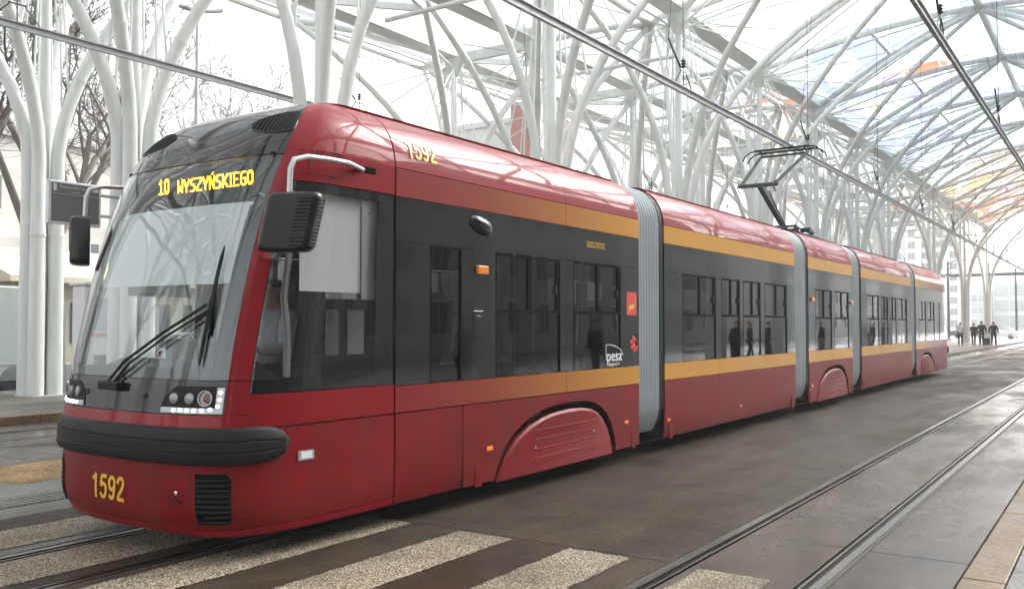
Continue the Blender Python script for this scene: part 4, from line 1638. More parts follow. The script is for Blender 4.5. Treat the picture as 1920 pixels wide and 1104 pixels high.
# roof vents of the mask
for rear in (False,):
    for sg in (1, -1):
        vm = MB()
        cs, cz = s_of(0.90), 3.295
        rs, rz = (S_MASK - s_of(0.55)) * 0.66, 0.10
        n = 26
        rows = []
        for rr in (0.02, 0.5, 1.0):
            rows.append([nsurf(sg * min(S_MASK - 0.02, cs + rs * rr * math.cos(2 * math.pi * k / n)), cz + rz * rr * math.sin(2 * math.pi * k / n), 0.003) for k in range(n + 1)])
        vm.grid(rows)
        v_ = vm.build('roof_vent', M['black_void'], FN, smooth=True)
        rim = MB()
        rim.tube([nsurf(sg * min(S_MASK - 0.02, cs + rs * math.cos(2 * math.pi * k / n)), cz + rz * math.sin(2 * math.pi * k / n), 0.002) for k in range(n + 1)], 0.007, 6, caps=False)
        rim.build('vent_rim', M['black_satin'], FN, smooth=True)
        for k in range(17):
            u = -0.92 + 1.84 * k / 16
            h = math.sqrt(max(0.01, 1 - u * u))
            sb = MB()
            pts = [nsurf(sg * min(S_MASK - 0.03, cs + rs * u), cz + rz * h * w, 0.001) for w in (-0.95, -0.4, 0.2, 0.95)]
            sb.tube(pts, 0.006, 5)
            sb.build('vent_slat', M['black_satin'], FN)
# mirror hatch seam on the roof corner
sm = MB()
def side_line(pts, r=0.004, out=0.0015):
    sm.tube([Vector((WZ(z) + out, y, z)) if y > 5.75 else None for y, z in pts], r, 4)
sA, sB = s_of(1.1365), s_of(1.172)
loop = [(sA, 2.90), (sA, 3.02), (sA + 0.05, 3.045), (sB, 3.045), (sB + .25, 3.03)]
sm.tube([nsurf(s, z, 0.002) for s, z in loop], 0.005, 5)
sm.tube([nsurf(s, z, 0.002) for s, z in ((sA, 2.90), (sA + 0.05, 2.865), (sB, 2.855), (sB + .25, 2.845))], 0.005, 5)
sm.build('hatch_seam', M['interior_dark'], FN)

# mirrors
def mirror(sg):
    """plate-like housing turned towards the driver, glass looks back along the car"""
    root = MB()
    xc, yc = sg * 1.345, 4.49
    z0, z1 = 2.215, 2.65
    ca, sa = math.cos(R(30)), math.sin(R(30))
    def loc(u, w, z):                      # u across the plate (outwards), w backwards
        x, y = u * ca - w * sa, u * sa + w * ca
        return Vector((xc + sg * x, yc + y, z))
    def ring(w, ku, kz, shift=0.0):
        pts = []
        n = 24
        for k in range(n):
            t = 2 * math.pi * k / n
            c, s = math.cos(t), math.sin(t)
            ex = math.copysign(abs(c) ** 0.26, c)
            ez = math.copysign(abs(s) ** 0.26, s)
            z = (z0 + z1) / 2 + ez * (z1 - z0) / 2 * kz
            pts.append(loc(ex * 0.205 * ku + 0.043 * (z - 2.45) / 0.2 + shift, w, z))
        return pts
    prof = [(-0.085, 0.74, 0.88), (-0.075, 0.86, 0.94), (-0.045, 0.95, 0.985), (0.0, 1.0, 1.0), (0.06, 1.0, 1.0), (0.075, 0.98, 0.99)]
    root.grid([ring(*p) + [ring(*p)[0]] for p in prof])
    root.add(ring(-0.085, 0.74, 0.88), [tuple(range(24))])
    o = root.build('mirror', M['black_satin'], tram, smooth=True, angle=50, loc=(0, -TY, 0))
    o['label'] = 'black wing mirror on the %s side' % ('window' if sg > 0 else 'far')
    gl = MB()
    gl.add(ring(0.0745, 0.95, 0.96), [tuple(range(24))])
    gl.build('mirror_glass', M['chrome'], o)
    rb = MB()
    for k in range(14):
        z = 2.262 + k * 0.0255
        sh_ = 0.043 * (z - 2.45) / 0.2
        rb.tube([loc(0.05 + sh_, -0.084, z), loc(0.145 + sh_, -0.083, z), loc(0.190 + sh_, -0.045, z), loc(0.203 + sh_, 0.0, z), loc(0.203 + sh_, 0.06, z)], 0.006, 5)
    rb.build('mirror_rib', M['black_rubber'], o)
    ar = MB()
    ar.tube([(sg * 1.13, 5.50, 2.96), (sg * 1.20, 5.36, 2.955), (sg * 1.27, 5.15, 2.965), (sg * 1.30, 4.90, 2.955), (sg * 1.31, 4.68, 2.94), (sg * 1.31, 4.55, 2.90), (sg * 1.31, 4.515, 2.83), (sg * 1.31, 4.505, 2.62)], 0.020, 10)
    ar.build('mirror_arm', M['silver'], o, smooth=True)
    so = MB()
    so.box(sg * 1.165, sg * 1.195, 5.42, 5.55, 2.93, 2.99, 0.01)
    so.build('arm_socket', M['black_void'], o)
    return o


mirror(1)
mirror(-1)

# camera pod, lamps and stickers on the near side
pod = MB()
rows = []
for i in range(9):
    t = i / 8
    y = 6.84 + 0.36 * t
    rr = 0.085 * math.sqrt(max(0.02, 1 - (2 * t - 1.1) ** 2 / 1.3))
    zc = 2.645 - 0.07 * (t - 0.5)
    rows.append([(1.185 + 0.075 * math.sqrt(max(0, 1 - (2 * t - 1) ** 2)) * max(0, math.cos(a)), y, zc + rr * math.sin(a)) for a in frange(-math.pi / 2, math.pi / 2, 8)])
pod.grid(rows)
tpart(pod, 'camera_pod', M['black_gloss'], sections[0], smooth=True)
for si, (yy, zz) in ((0, (7.03, 2.22)), (2, (18.12, 2.19)), (2, (21.2, 2.19))):
    ob = MB()
    ob.box(1.186, 1.225, yy - 0.085, yy + 0.085, zz - 0.042, zz + 0.042, 0.012)
    tpart(ob, 'side_indicator', M['orange_lens'], sections[si])
patch('side_marker', s_of(1.1712), s_of(1.1790), [0.684, 0.72, 0.756], M['silver'], FN, out=0.006, th=0.02, ns=4)
patch('marker_lens', s_of(1.1725), s_of(1.1778), [0.697, 0.72, 0.744], M['white_plastic'], FN, out=0.014, th=0.02, ns=4)
jb = MB()
jb.box(1.188, 1.196, 6.90, 7.06, 1.56, 1.83, 0.004)
jb.box(1.195, 1.199, 6.94, 7.02, 1.62, 1.78, 0.002)
tpart(jb, 'door_button_panel', M['black_gloss'], sections[0])


def side_text(txt, size, mat, y, z, parent, out=0.0035, bold=0.0, sx=1.0, tilt=0.0, name='lettering'):
    me = text_mesh(name, txt, size, mat, 0.0008, bold, sx=sx)
    o = link_mesh(name, me, parent)
    # text x -> +Y (seen from +X the reading direction runs to +Y), text y -> +Z
    rot = Matrix(((0, 0, 1), (1, 0, 0), (0, 1, 0))).to_4x4()
    o.matrix_local = Matrix.Translation((WZ(z) + out, y, z)) @ Matrix.Rotation(-tilt, 4, 'Y') @ rot
    return o


# bold fleet number built from thick strokes
DIG = {
    '1': [[(.08, .76), (.22, .84), (.335, .97)], [(.335, 1.0), (.335, 0.0)]],
    '5': [[(.52, .925), (.17, .925)], [(.17, .96), (.115, .50)], [(.115, .52), (.20, .605), (.31, .625), (.43, .575), (.49, .46), (.485, .30), (.41, .14), (.28, .075), (.15, .12), (.09, .25)]],
    '9': [[(.29 + .195 * math.cos(a), .675 + .245 * math.sin(a)) for a in [2 * math.pi * k / 16 for k in range(17)]], [(.485, .66), (.48, .42), (.42, .19), (.31, .08), (.19, .085), (.10, .20)]],
    '2': [[(.095, .69), (.12, .83), (.20, .915), (.31, .93), (.42, .875), (.47, .75), (.44, .60), (.31, .40), (.16, .22), (.10, .08)], [(.06, .075), (.53, .075)]],
}


def number_mesh(txt, h, mat, adv=0.60, w=0.155):
    mb = MB()
    tot = adv * len(txt)
    for ci, ch in enumerate(txt):
        for li, line in enumerate(DIG[ch]):
            dense = []
            for p0, p1 in zip(line[:-1], line[1:]):
                m_ = max(1, int(math.hypot(p1[0] - p0[0], p1[1] - p0[1]) / 0.07))
                dense += [(p0[0] + (p1[0] - p0[0]) * j / m_, p0[1] + (p1[1] - p0[1]) * j / m_) for j in range(m_)]
            line = dense + [line[-1]]
            pts = [Vector(((p[0] + ci * adv - tot / 2) * h, (p[1] - 0.5) * h, 0.0006 * (li + ci % 2))) for p in line]
            rows = []
            for i, p in enumerate(pts):
                d = (pts[min(i + 1, len(pts) - 1)] - pts[max(i - 1, 0)])
                d.z = 0
                d.normalize()
                n_ = Vector((-d.y, d.x, 0)) * (w * h / 2)
                rows.append([p - n_, p, p + n_])
            mb.grid(rows)
    return mb.mesh('fleet_number', mat, recalc=False)


# 1592 on roof flank
z_n = 3.225
e = 0.01
slope = math.atan2(WZ(z_n - e) - WZ(z_n + e), 2 * e)
me = number_mesh('1592', 0.175, M['yellow_print'])
for v_ in me.vertices:
    zz = z_n + v_.co.y * math.cos(slope)
    v_.co = Vector((WZ(zz) + 0.006 + v_.co.z, 6.17 + v_.co.x, zz))
link_mesh('fleet_number', me, sections[0])
for txt, z in (('LOKALNY TRANSPORT', 2.640), ('ZBIOROWY W \u0141ODZI', 2.600)):
    side_text(txt, 0.046, M['yellow_print'], 9.30, z, sections[0], sx=0.95)
side_text('pesa', 0.19, M['white_print'], 9.755, 1.320, sections[0], bold=0.002, sx=1.15, name='maker_name')
side_text('Bydgoszcz SA', 0.052, M['white_print'], 9.755, 1.225, sections[0], name='maker_name')
ar = MB()
ar.tube([(1.193, 9.545 + 0.41 * math.sin(t), 1.335 + 0.125 * math.cos(t)) for t in frange(0, math.pi / 2, 10)], 0.0055, 5)
ar.tube([(1.193, 9.545, 1.46), (1.193, 9.545, 1.27)], 0.0055, 5)
ar.tube([(1.193, 9.93, 1.335), (1.193, 9.985, 1.335)], 0.0055, 5)
tpart(ar, 'maker_emblem', M['white_print'], sections[0])
ps = MB()
ps.box(1.190, 1.1925, 10.09, 10.36, 1.815, 2.10)
tpart(ps, 'sticker', M['red_print'], sections[0])
bo = MB()
bo.prism([(10.15, 1.935), (10.31, 1.955), (10.29, 1.90), (10.19, 1.885), (10.155, 1.855)], 'x', 1.1926, 1.1936)
bo.tube([(1.1935, 10.31, 1.955), (1.1935, 10.335, 2.04)], 0.006, 4)
tpart(bo, 'boat_emblem', M['yellow_print'], sections[0])
em = MB()
for k, (a, l, w) in enumerate(((150, .17, .050), (175, .21, .050), (200, .20, .050), (228, .17, .048), (258, .11, .045))):
    cy, cz = 10.375, 1.47
    t = R(a)
    d = Vector((0, math.cos(t), math.sin(t)))
    p = Vector((0, -math.sin(t), math.cos(t)))
    b0 = Vector((1.1932, cy, cz))
    em.add([b0 + p * w * 0.35, b0 - p * w * 0.35, b0 + d * l * 0.8 - p * w * 0.55, b0 + d * l, b0 + d * l * 0.8 + p * w * 0.45], [(0, 1, 2, 3, 4)])
tpart(em, 'hand_emblem', M['red_print'], sections[0])

# 1592 on the apron, wrapped on the curved surface
me = number_mesh('1592', 0.185, M['yellow_print'])
cxo, czo = -0.09, 0.475
for v in me.vertices:
    p = nsurf(s_of(cxo + v.co.x), czo + v.co.y, 0.003 + v.co.z)
    v.co = p
link_mesh('fleet_number', me, FN)

# destination display
sp_ = MB()
sp_.box(-0.93, 0.93, 4.690, 4.78, 2.60, 3.02)
sp_.box(-0.80, 0.88, 4.682, 4.6895, 2.735, 2.955, 0.0)
tpart(sp_, 'destination_display', M['black_void'], FN)
for sg in (1, -1):
    cb = MB()
    cb.grid([[(sg * 0.93, 4.69, z), nsurf(sg * s_of(0.90), z, -0.03), nsurf(sg * s_of(0.985), z, -0.03)] for z in (2.60, 2.7, 2.8, 2.9, 2.99)])
    tpart(cb, 'display_cheek', M['black_void'], FN)
GLY = {
    '1': ['00100', '01100', '10100', '00100', '00100', '00100', '00100', '00100', '11111'],
    '0': ['01110', '11011', '10001', '10001', '10001', '10001', '10001', '11011', '01110'],
    'W': ['10001', '10001', '10001', '10001', '10101', '10101', '11011', '11011', '10001'],
    'Y': ['10001', '10001', '11011', '01010', '01110', '00100', '00100', '00100', '00100'],
    'S': ['01111', '11000', '10000', '11000', '01110', '00011', '00001', '00011', '11110'],
    'Z': ['11111', '00001', '00011', '00010', '00100', '01000', '11000', '10000', '11111'],
    'N': ['10001', '11001', '11001', '10101', '10101', '10101', '10011', '10011', '10001'],
    'K': ['10001', '10011', '10110', '11100', '11000', '11100', '10110', '10011', '10001'],
    'I': ['111', '010', '010', '010', '010', '010', '010', '010', '111'],
    'E': ['11111', '10000', '10000', '10000', '11110', '10000', '10000', '10000', '11111'],
    'G': ['01111', '11000', '10000', '10000', '10111', '10001', '10001', '11001', '01111'],
    'O': ['01110', '11011', '10001', '10001', '10001', '10001', '10001', '11011', '01110'],
}


def led_text(txt, x0, x1, z0, z1, acute=()):
    cols = sum(len(GLY[c][0]) + 1 for c in txt) - 1
    dx = (x1 - x0) / cols
    dz = (z1 - z0) / 9
    mb = MB()
    cx = 0
    for ci, ch in enumerate(txt):
        gl = GLY[ch]
        for r, line in enumerate(gl):
            for c, bit in enumerate(line):
                if bit == '1':
                    off = x0 + (cx + c + 0.5) * dx
                    z = z1 - (r + 0.5) * dz
                    q = []
                    for (a, b) in ((-.52, -.46), (.52, -.46), (.52, .46), (-.52, .46)):
                        q.append(Vector((off + a * dx, 4.678, z + b * dz)))
                    mb.add(q, [(0, 1, 2, 3)])
        if ci in acute:
            for (c, rr) in ((2, -1.4), (3, -2.2)):
                off = x0 + (cx + c + 0.5) * dx
                z = z1 - (rr + 0.5) * dz
                mb.add([Vector((off + a * dx, 4.678, z + b * dz)) for (a, b) in ((-.52, -.46), (.52, -.46), (.52, .46), (-.52, .46))], [(0, 1, 2, 3)])
        cx += len(gl[0]) + 1
    return tpart(mb, 'led_text', M['led'], FN)


led_text('10', -0.49, -0.35, 2.795, 2.925)
led_text('WYSZYNSKIEGO', -0.23, 0.71, 2.788, 2.900, acute=(5,))
lo = MB()
for k in range(3):
    lo.box(0.70, 0.74, 4.44, 4.45, 1.46 + k * 0.04, 1.485 + k * 0.04)
tpart(lo, 'route_indicator', M['led_orange'], FN)

# pantograph on the short section
pg = MB()
pg.box(-0.62, 0.62, 19.30, 20.75, 3.60, 3.66)
pg.tube([(-0.55, 20.35, 3.80), (0.55, 20.35, 3.80)], 0.06, 10)
for (xx, yy) in ((-.5, 19.5), (.5, 19.5), (-.5, 20.6), (.5, 20.6)):
    pg.lathe([(0.06, 3.66), (0.075, 3.69), (0.05, 3.72), (0.075, 3.75), (0.05, 3.80)], 10, loc=(xx, yy, 0))
pg.box(-0.5, 0.5, 19.45, 19.55, 3.79, 3.84)
pg.box(-0.5, 0.5, 20.55, 20.65, 3.79, 3.84)
panto = tpart(pg, 'pantograph', M['dark_metal'])
la = MB()
la.bar((0, 20.35, 3.80), (0, 18.60, 4.62), 0.11, 0.10)
la.build('lower_arm', M['dark_metal'], panto)
kn = MB()
kn.tube([(-0.46, 18.62, 4.62), (0.38, 18.62, 4.62)], 0.045, 10)
kn.tube([(-0.42, 18.75, 4.52), (-0.42, 18.55, 4.46), (-0.42, 18.42, 4.56), (-0.42, 18.5, 4.66)], 0.014, 6)
kn.tube([(0.34, 18.75, 4.52), (0.34, 18.55, 4.46), (0.34, 18.42, 4.56), (0.34, 18.5, 4.66)], 0.014, 6)
kn.build('knee', M['dark_metal'], panto, smooth=True)
rod = MB()
rod.tube([(0.16, 19.85, 3.80), (0.14, 18.75, 4.50)], 0.016, 6)
rod.tube([(-0.2, 18.7, 4.56), (-0.3, 20.2, 5.45)], 0.012, 6)
rod.build('coupling_rod', M['dark_metal'], panto)
ua = MB()
ua.tube([(-0.40, 18.62, 4.64), (-0.52, 20.22, 5.50)], [0.038, 0.030], 8)
ua.tube([(0.32, 18.62, 4.64), (0.52, 20.22, 5.50)], [0.038, 0.030], 8)
ua.tube([(-0.53, 20.22, 5.50), (0.53, 20.22, 5.50)], 0.022, 8)
ua.build('upper_arm', M['black_rubber'], panto, smooth=True)
ph = MB()
for dy in (-0.17, 0.17):
    ph.box(-0.62, 0.62, 20.26 + dy - 0.03, 20.26 + dy + 0.03, 5.605, 5.645)
    for sg in (1, -1):
        ph.tube([(sg * 0.62, 20.26 + dy, 5.625), (sg * 0.74, 20.26 + dy, 5.60), (sg * 0.84, 20.26 + dy, 5.52), (sg * 0.90, 20.26 + dy, 5.42)], 0.016, 6)
for sg in (1, -1):
    ph.tube([(sg * 0.5, 20.06, 5.60), (sg * 0.5, 20.46, 5.60)], 0.016, 6)
    ph.tube([(sg * 0.5, 20.24, 5.50), (sg * 0.5, 20.26, 5.61)], 0.02, 6)
ph.build('contact_head', M['black_rubber'], panto)

# rear lamps and coupler
for sg in (1, -1):
    tl = MB()
    disc(tl, sg * s_of(0.9), 1.17, 0.004, 0.06, 0.012, 16, rear=True)
    tpart(tl, 'tail_lamp', M['tail_red'], None, smooth=True)
cpl = MB()
cpl.box(-0.16, 0.16, MIRR - 4.05, MIRR - 3.86, 0.48, 0.66, 0.03)
tpart(cpl, 'coupler', M['black_rubber'])
# ================================================================== people
def skin_mesh(name, verts, edges, radii, mats, sub=1, root=0):
    me = bpy.data.meshes.new(name)
    me.from_pydata(verts, edges, [])
    ob = bpy.data.objects.new(name + '_tmp', me)
    COL.objects.link(ob)
    sk = ob.modifiers.new('skin', 'SKIN')
    sk.use_smooth_shade = True
    for i, sv in enumerate(me.skin_vertices[0].data):
        r = radii[i]
        sv.radius = (r, r) if not hasattr(r, '__len__') else r
        sv.use_root = (i == root)
    ss = ob.modifiers.new('sub', 'SUBSURF')
    ss.levels = ss.render_levels = sub
    dg = bpy.context.evaluated_depsgraph_get()
    out = bpy.data.meshes.new_from_object(ob.evaluated_get(dg))
    out.name = name
    bpy.data.objects.remove(ob)
    out.materials.clear()
    for m in (mats if isinstance(mats, list) else [mats]): out.materials.append(m)
    out.polygons.foreach_set('use_smooth', [True] * len(out.polygons))
    return out


class Rig:
    def __init__(self):
        self.v, self.e, self.r = [], [], []

    def add(self, p, r, parent=None):
        self.v.append(tuple(p))
        self.r.append(r)
        i = len(self.v) - 1
        if parent is not None: self.e.append((parent, i))
        return i


def person_meshes(step=0.0, arm_l=(0.27, 0.02, 1.13, 0.29, -0.02, 0.90), arm_r=(0.27, 0.02, 1.13, 0.29, -0.02, 0.90), sit=False, lean=0.0, long_coat=False):
    """faces -Y; returns meshes of a 1.74 m adult"""
    b = Rig()
    dz = -0.42 if sit else 0.0
    pel = b.add((0, 0, 0.96 + dz), 0.125)
    wst = b.add((0, -0.01 - lean * 0.3, 1.10 + dz), 0.115, pel)
    cst = b.add((0, -0.01 - lean * 0.7, 1.32 + dz), (0.155, 0.115), wst)
    nck = b.add((0, 0.0 - lean, 1.47 + dz), 0.062, cst)
    jaw = b.add((0, -0.02 - lean, 1.545 + dz), (0.062, 0.072), nck)
    hd = b.add((0, -0.012 - lean, 1.63 + dz), (0.078, 0.095), jaw)
    tp = b.add((0, -0.002 - lean, 1.705 + dz), (0.060, 0.072), hd)
    nose = b.add((0, -0.115 - lean, 1.605 + dz), 0.012, hd)
    for sg in (1, -1):
        ear = b.add((sg * 0.088, 0.01 - lean, 1.615 + dz), 0.014, hd)
    legs, arms = [], []
    for sg, st in ((1, step), (-1, -step)):
        hip = b.add((sg * 0.095, 0, 0.90 + dz), 0.090, pel)
        if sit:
            kn = b.add((sg * 0.13, -0.42, 0.50), 0.062, hip)
            an = b.add((sg * 0.13, -0.40, 0.10), 0.042, kn)
            to = b.add((sg * 0.135, -0.56, 0.045), 0.032, an)
        else:
            kn = b.add((sg * 0.10, -st * 0.55 - 0.02, 0.50), 0.060, hip)
            an = b.add((sg * 0.10, -st * 1.0 + (0.06 if st < 0 else 0), 0.09 + (0.05 if st < 0 else 0)), 0.040, kn)
            to = b.add((sg * 0.115, -st * 1.0 - 0.14 + (0.06 if st < 0 else 0), 0.04 + (0.01 if st < 0 else 0)), 0.032, an)
        legs.append((hip, kn, an, to))
        a = arm_l if sg > 0 else arm_r
        sh = b.add((sg * 0.185, -lean * 0.9, 1.41 + dz), 0.062, cst)
        el = b.add((sg * a[0], a[1] - lean * 0.6, a[2] + dz), 0.043, sh)
        wr = b.add((sg * a[3], a[4] - lean * 0.4, a[5] + dz), 0.028, el)
        d = (Vector(b.v[wr]) - Vector(b.v[el])).normalized()
        side = Vector((0, 1, 0)) - d * d.y
        side = side.normalized() if side.length > 0.1 else Vector((1, 0, 0))
        pal = b.add(Vector(b.v[wr]) + d * 0.065, (0.034, 0.022), wr)
        for k, (o, L) in enumerate(((-0.030, 0.075), (-0.010, 0.088), (0.010, 0.082), (0.028, 0.062))):
            f0 = b.add(Vector(b.v[pal]) + side * o + d * 0.030, 0.0095, pal)
            nrm = d.cross(side).normalized() * (0.018 * sg)
            f1 = b.add(Vector(b.v[f0]) + d * L * 0.55 + nrm * 0.4, 0.0085, f0)
            b.add(Vector(b.v[f1]) + d * L * 0.42 + nrm, 0.007, f1)
        t0 = b.add(Vector(b.v[wr]) + d * 0.035 - side * 0.036, 0.011, wr)
        b.add(Vector(b.v[t0]) + d * 0.045 - side * 0.018, 0.009, t0)
        arms.append((sh, el, wr))
    body = skin_mesh('person_body', b.v, b.e, b.r, M['skin'], 1, pel)

    c = Rig()
    P_ = lambda i: Vector(b.v[i])
    hem = c.add(P_(pel) + Vector((0, 0, -0.22 if long_coat and not sit else -0.02)), (0.205, 0.165))
    w_ = c.add(P_(wst), (0.190, 0.155), hem)
    ch = c.add(P_(cst), (0.205, 0.165), w_)
    nk = c.add(P_(nck) + Vector((0, 0, -0.025)), (0.095, 0.085), ch)
    for (sh, el, wr) in arms:
        s1 = c.add(P_(sh), 0.085, ch)
        e1 = c.add(P_(el), 0.064, s1)
        c.add(P_(wr) * 0.96 + P_(el) * 0.04, 0.050, e1)
    coat = skin_mesh('coat', c.v, c.e, c.r, M['skin'], 1, hem)
    t = Rig()
    p0 = t.add(P_(pel), (0.150, 0.130))
    for (hip, kn, an, to) in legs:
        h1 = t.add(P_(hip), 0.108, p0)
        k1 = t.add(P_(kn), 0.078, h1)
        t.add(P_(an) + Vector((0, 0, 0.01)), 0.062, k1)
    trs = skin_mesh('trousers', t.v, t.e, t.r, M['skin'], 1, p0)
    s = MB()
    for (hip, kn, an, to) in legs:
        a, q = P_(an), P_(to)
        s.tube([a + Vector((0, 0.05, -0.035)), a + Vector((0, 0.01, -0.03)), (a + q) / 2 + Vector((0, 0, -0.008)), q + Vector((0, 0, 0.004)), q + Vector((0, -0.05, 0.0))], [0.038, 0.050, 0.048, 0.042, 0.022], 10)
    shoe = s.mesh('shoes', M['skin'], smooth=True, angle=80)
    hm = Rig()
    a = hm.add(P_(hd) + Vector((0, 0.028, -0.03)), (0.084, 0.080))
    q = hm.add(P_(hd) + Vector((0, 0.018, 0.045)), (0.088, 0.098), a)
    hm.add(P_(tp) + Vector((0, 0.008, 0.022)), (0.062, 0.070), q)
    hair = skin_mesh('hair', hm.v, hm.e, hm.r, M['skin'], 1, a)
    f = MB()
    h0 = P_(hd)
    for sg in (1, -1):
        f.lathe([(0.010, -0.004), (0.008, 0.004)], 8, 'y', (h0.x + sg * 0.030, h0.y - 0.083, h0.z - 0.004))
    f.box(h0.x - 0.022, h0.x + 0.022, h0.y - 0.085, h0.y - 0.079, h0.z - 0.066, h0.z - 0.058)
    face = f.mesh('face_features', M['interior_dark'])
    return dict(person=body, coat=coat, trousers=trs, shoes=shoe, hair=hair, face_features=face)


CLOTH = {}


def cloth(name, col, rough=0.85):
    if name not in CLOTH: CLOTH[name] = pmat(name, col, rough, var=0.15, scale=14)
    return CLOTH[name]


def place_person(ms, loc, rz, label, coat, trousers, hair, group=None, parent=None, hat=None, scale=1.0):
    o = link_mesh('person', ms['person'], parent, loc=loc, rot=(0, 0, rz), scale=(scale,) * 3)
    for nm, mt in (('coat', coat), ('trousers', trousers), ('shoes', cloth('black_leather', (0.015, 0.014, 0.013), 0.5)), ('hair', hair), ('face_features', M['interior_dark'])):
        c = link_mesh(nm, ms[nm], o)
        c.material_slots[0].link = 'OBJECT'
        c.material_slots[0].material = mt
    tag(o, label, 'person', group)
    return o


c_white = cloth('white_jacket', (0.70, 0.70, 0.70))
c_black = cloth('black_coat', (0.018, 0.018, 0.02))
c_navy = cloth('navy_jacket', (0.025, 0.03, 0.05))
c_jean = cloth('dark_jeans', (0.03, 0.035, 0.05))
c_brown = cloth('brown_hair', (0.06, 0.04, 0.025))
c_dark = cloth('dark_hair', (0.02, 0.016, 0.013))
c_grey = cloth('grey_cap', (0.10, 0.10, 0.11))
c_red = cloth('red_jacket', (0.20, 0.03, 0.03))
c_shirt = cloth('pale_blue_shirt', (0.55, 0.58, 0.64))

walk = person_meshes(step=0.22, arm_l=(0.27, 0.06, 1.14, 0.28, -0.10, 0.93), arm_r=(0.27, -0.04, 1.13, 0.29, -0.14, 0.92))
walk2 = person_meshes(step=-0.16, arm_l=(0.28, 0.02, 1.13, 0.30, -0.06, 0.90), long_coat=True)
stand = person_meshes(step=0.04)
phone = person_meshes(step=0.05, arm_l=(0.26, -0.05, 1.14, 0.14, -0.28, 1.28), lean=0.03, long_coat=True)
seated = person_meshes(sit=True, arm_l=(0.26, -0.10, 1.12, 0.20, -0.36, 1.12), arm_r=(0.26, -0.10, 1.12, 0.20, -0.36, 1.10))

G1 = 'people walking on the island'
place_person(walk2, (-10.05, 73.6, 0.14), R(185), 'person in a white jacket and dark trousers walking away past the tram', c_white, c_black, c_grey, G1)
place_person(phone, (-9.25, 74.2, 0.14), R(170), 'person in a dark knee-length coat, second from the tram, walking away', c_black, c_jean, c_dark, G1, scale=0.95)
place_person(walk, (-8.75, 74.4, 0.14), R(186), 'tall person in a black jacket with a suitcase beside the feet', c_navy, c_jean, c_brown, G1, scale=1.04)
place_person(walk2, (-7.98, 74.6, 0.14), R(176), 'person in a wide black coat, farthest from the tram', c_black, c_black, c_dark, G1, scale=1.02)
case = empty('suitcase', (-8.38, 74.3, 0.14))
tag(case, 'small dark wheeled suitcase between two walking people', 'suitcase')
cm = MB()
cm.box(-0.20, 0.20, -0.12, 0.12, 0.05, 0.56, 0.03)
cm.build('shell', cloth('dark_suitcase', (0.03, 0.03, 0.034), 0.5), case)
cm = MB()
cm.tube([(-0.10, 0.09, 0.55), (-0.10, 0.09, 0.95), (0.10, 0.09, 0.95), (0.10, 0.09, 0.55)], 0.012, 6)
cm.build('handle', M['dark_metal'], case)
for sx_ in (-0.15, 0.15):
    cm = MB()
    cm.lathe([(0.035, -0.015), (0.035, 0.015)], 10, 'x', (sx_, 0.09, 0.035))
    cm.build('wheel', M['tyre'], case)

G2 = 'people waiting on the platform beside the empty track'
waiting = [
    (stand, 2.3, 22.8, 100, 'person in a black coat mirrored beside the maker name', c_black, c_jean, c_dark),
    (phone, 1.9, 16.0, 80, 'person in navy mirrored low in the first tram window', c_navy, c_black, c_dark),
    (phone, 2.0, 33.4, 95, 'person in a navy jacket, first of three mirrored in the second section', c_navy, c_jean, c_dark),
    (stand, 2.4, 34.3, 110, 'person in a black coat, middle one of three mirrored in the second section', c_black, c_black, c_dark),
    (walk, 2.2, 35.4, 80, 'person in a dark jacket, last of three mirrored in the second section', c_black, c_jean, c_brown),
    (stand, 2.5, 38.4, 60, 'person in black mirrored at the end of the second section', c_black, c_black, c_dark),
    (stand, 2.2, 46.0, 90, 'person in a black coat mirrored in the short middle section', c_black, c_jean, c_dark),
    (stand, 2.6, 47.5, 75, 'person in a dark red jacket mirrored in the short middle section', c_red, c_jean, c_dark),
    (walk, 2.3, 55.0, 90, 'person in black mirrored at the start of the fourth section', c_black, c_black, c_dark),
    (stand, 2.6, 58.0, 90, 'person in navy mirrored in the middle of the fourth section', c_navy, c_black, c_dark),
    (phone, 2.4, 60.5, 90, 'person in a long black coat mirrored towards the end of the fourth section', c_black, c_black, c_dark),
]
for (ms, x, y, a, lab, ct, tr_, hr) in waiting:
    place_person(ms, (x, y, 0.10), R(a - 180 if a < 90 else a - 180), lab, ct, tr_, hr, G2)
place_person(seated, (-6.13, 5.36, 0.79), 0.0, 'tram driver in a pale shirt seated behind the windscreen', c_shirt, c_black, c_dark)
# ================================================================== station furniture and surroundings
# information display hung beside the far platform
disp = empty('information_display', (-16.55, 9.6, 3.60))
tag(disp, 'grey electronic departure display fixed to a white column', 'display')
mb = MB()
mb.box(-0.10, 0.02, -0.52, 0.52, -0.02, 0.80, 0.015)
mb.build('housing', M['silver'], disp)
mb = MB()
mb.box(0.021, 0.028, -0.47, 0.47, 0.03, 0.55)
mb.box(0.021, 0.028, -0.47, 0.47, 0.56, 0.755)
mb.build('screen', M['screen_dark'], disp)
for i, (t, z, s) in enumerate((('Piotrkowska Centrum', 0.685, 0.070), ('Centrum', 0.605, 0.052))):
    me = text_mesh('screen_text', t, s, M['pale_text'], 0.0005)
    o = link_mesh('screen_text', me, disp)
    o.matrix_local = Matrix.Translation((0.0295, 0.0, z)) @ Matrix(((0, 0, 1), (1, 0, 0), (0, 1, 0))).to_4x4()
mb = MB()
mb.box(0.0285, 0.0295, -0.44, -0.38, 0.60, 0.74)
mb.box(0.0285, 0.0295, 0.33, 0.45, 0.65, 0.73)
mb.build('screen_icon', M['pale_text'], disp)
mb = MB()
mb.tube([(-0.05, 0.50, 0.62), (-0.05, 0.95, 0.62)], 0.03, 8)
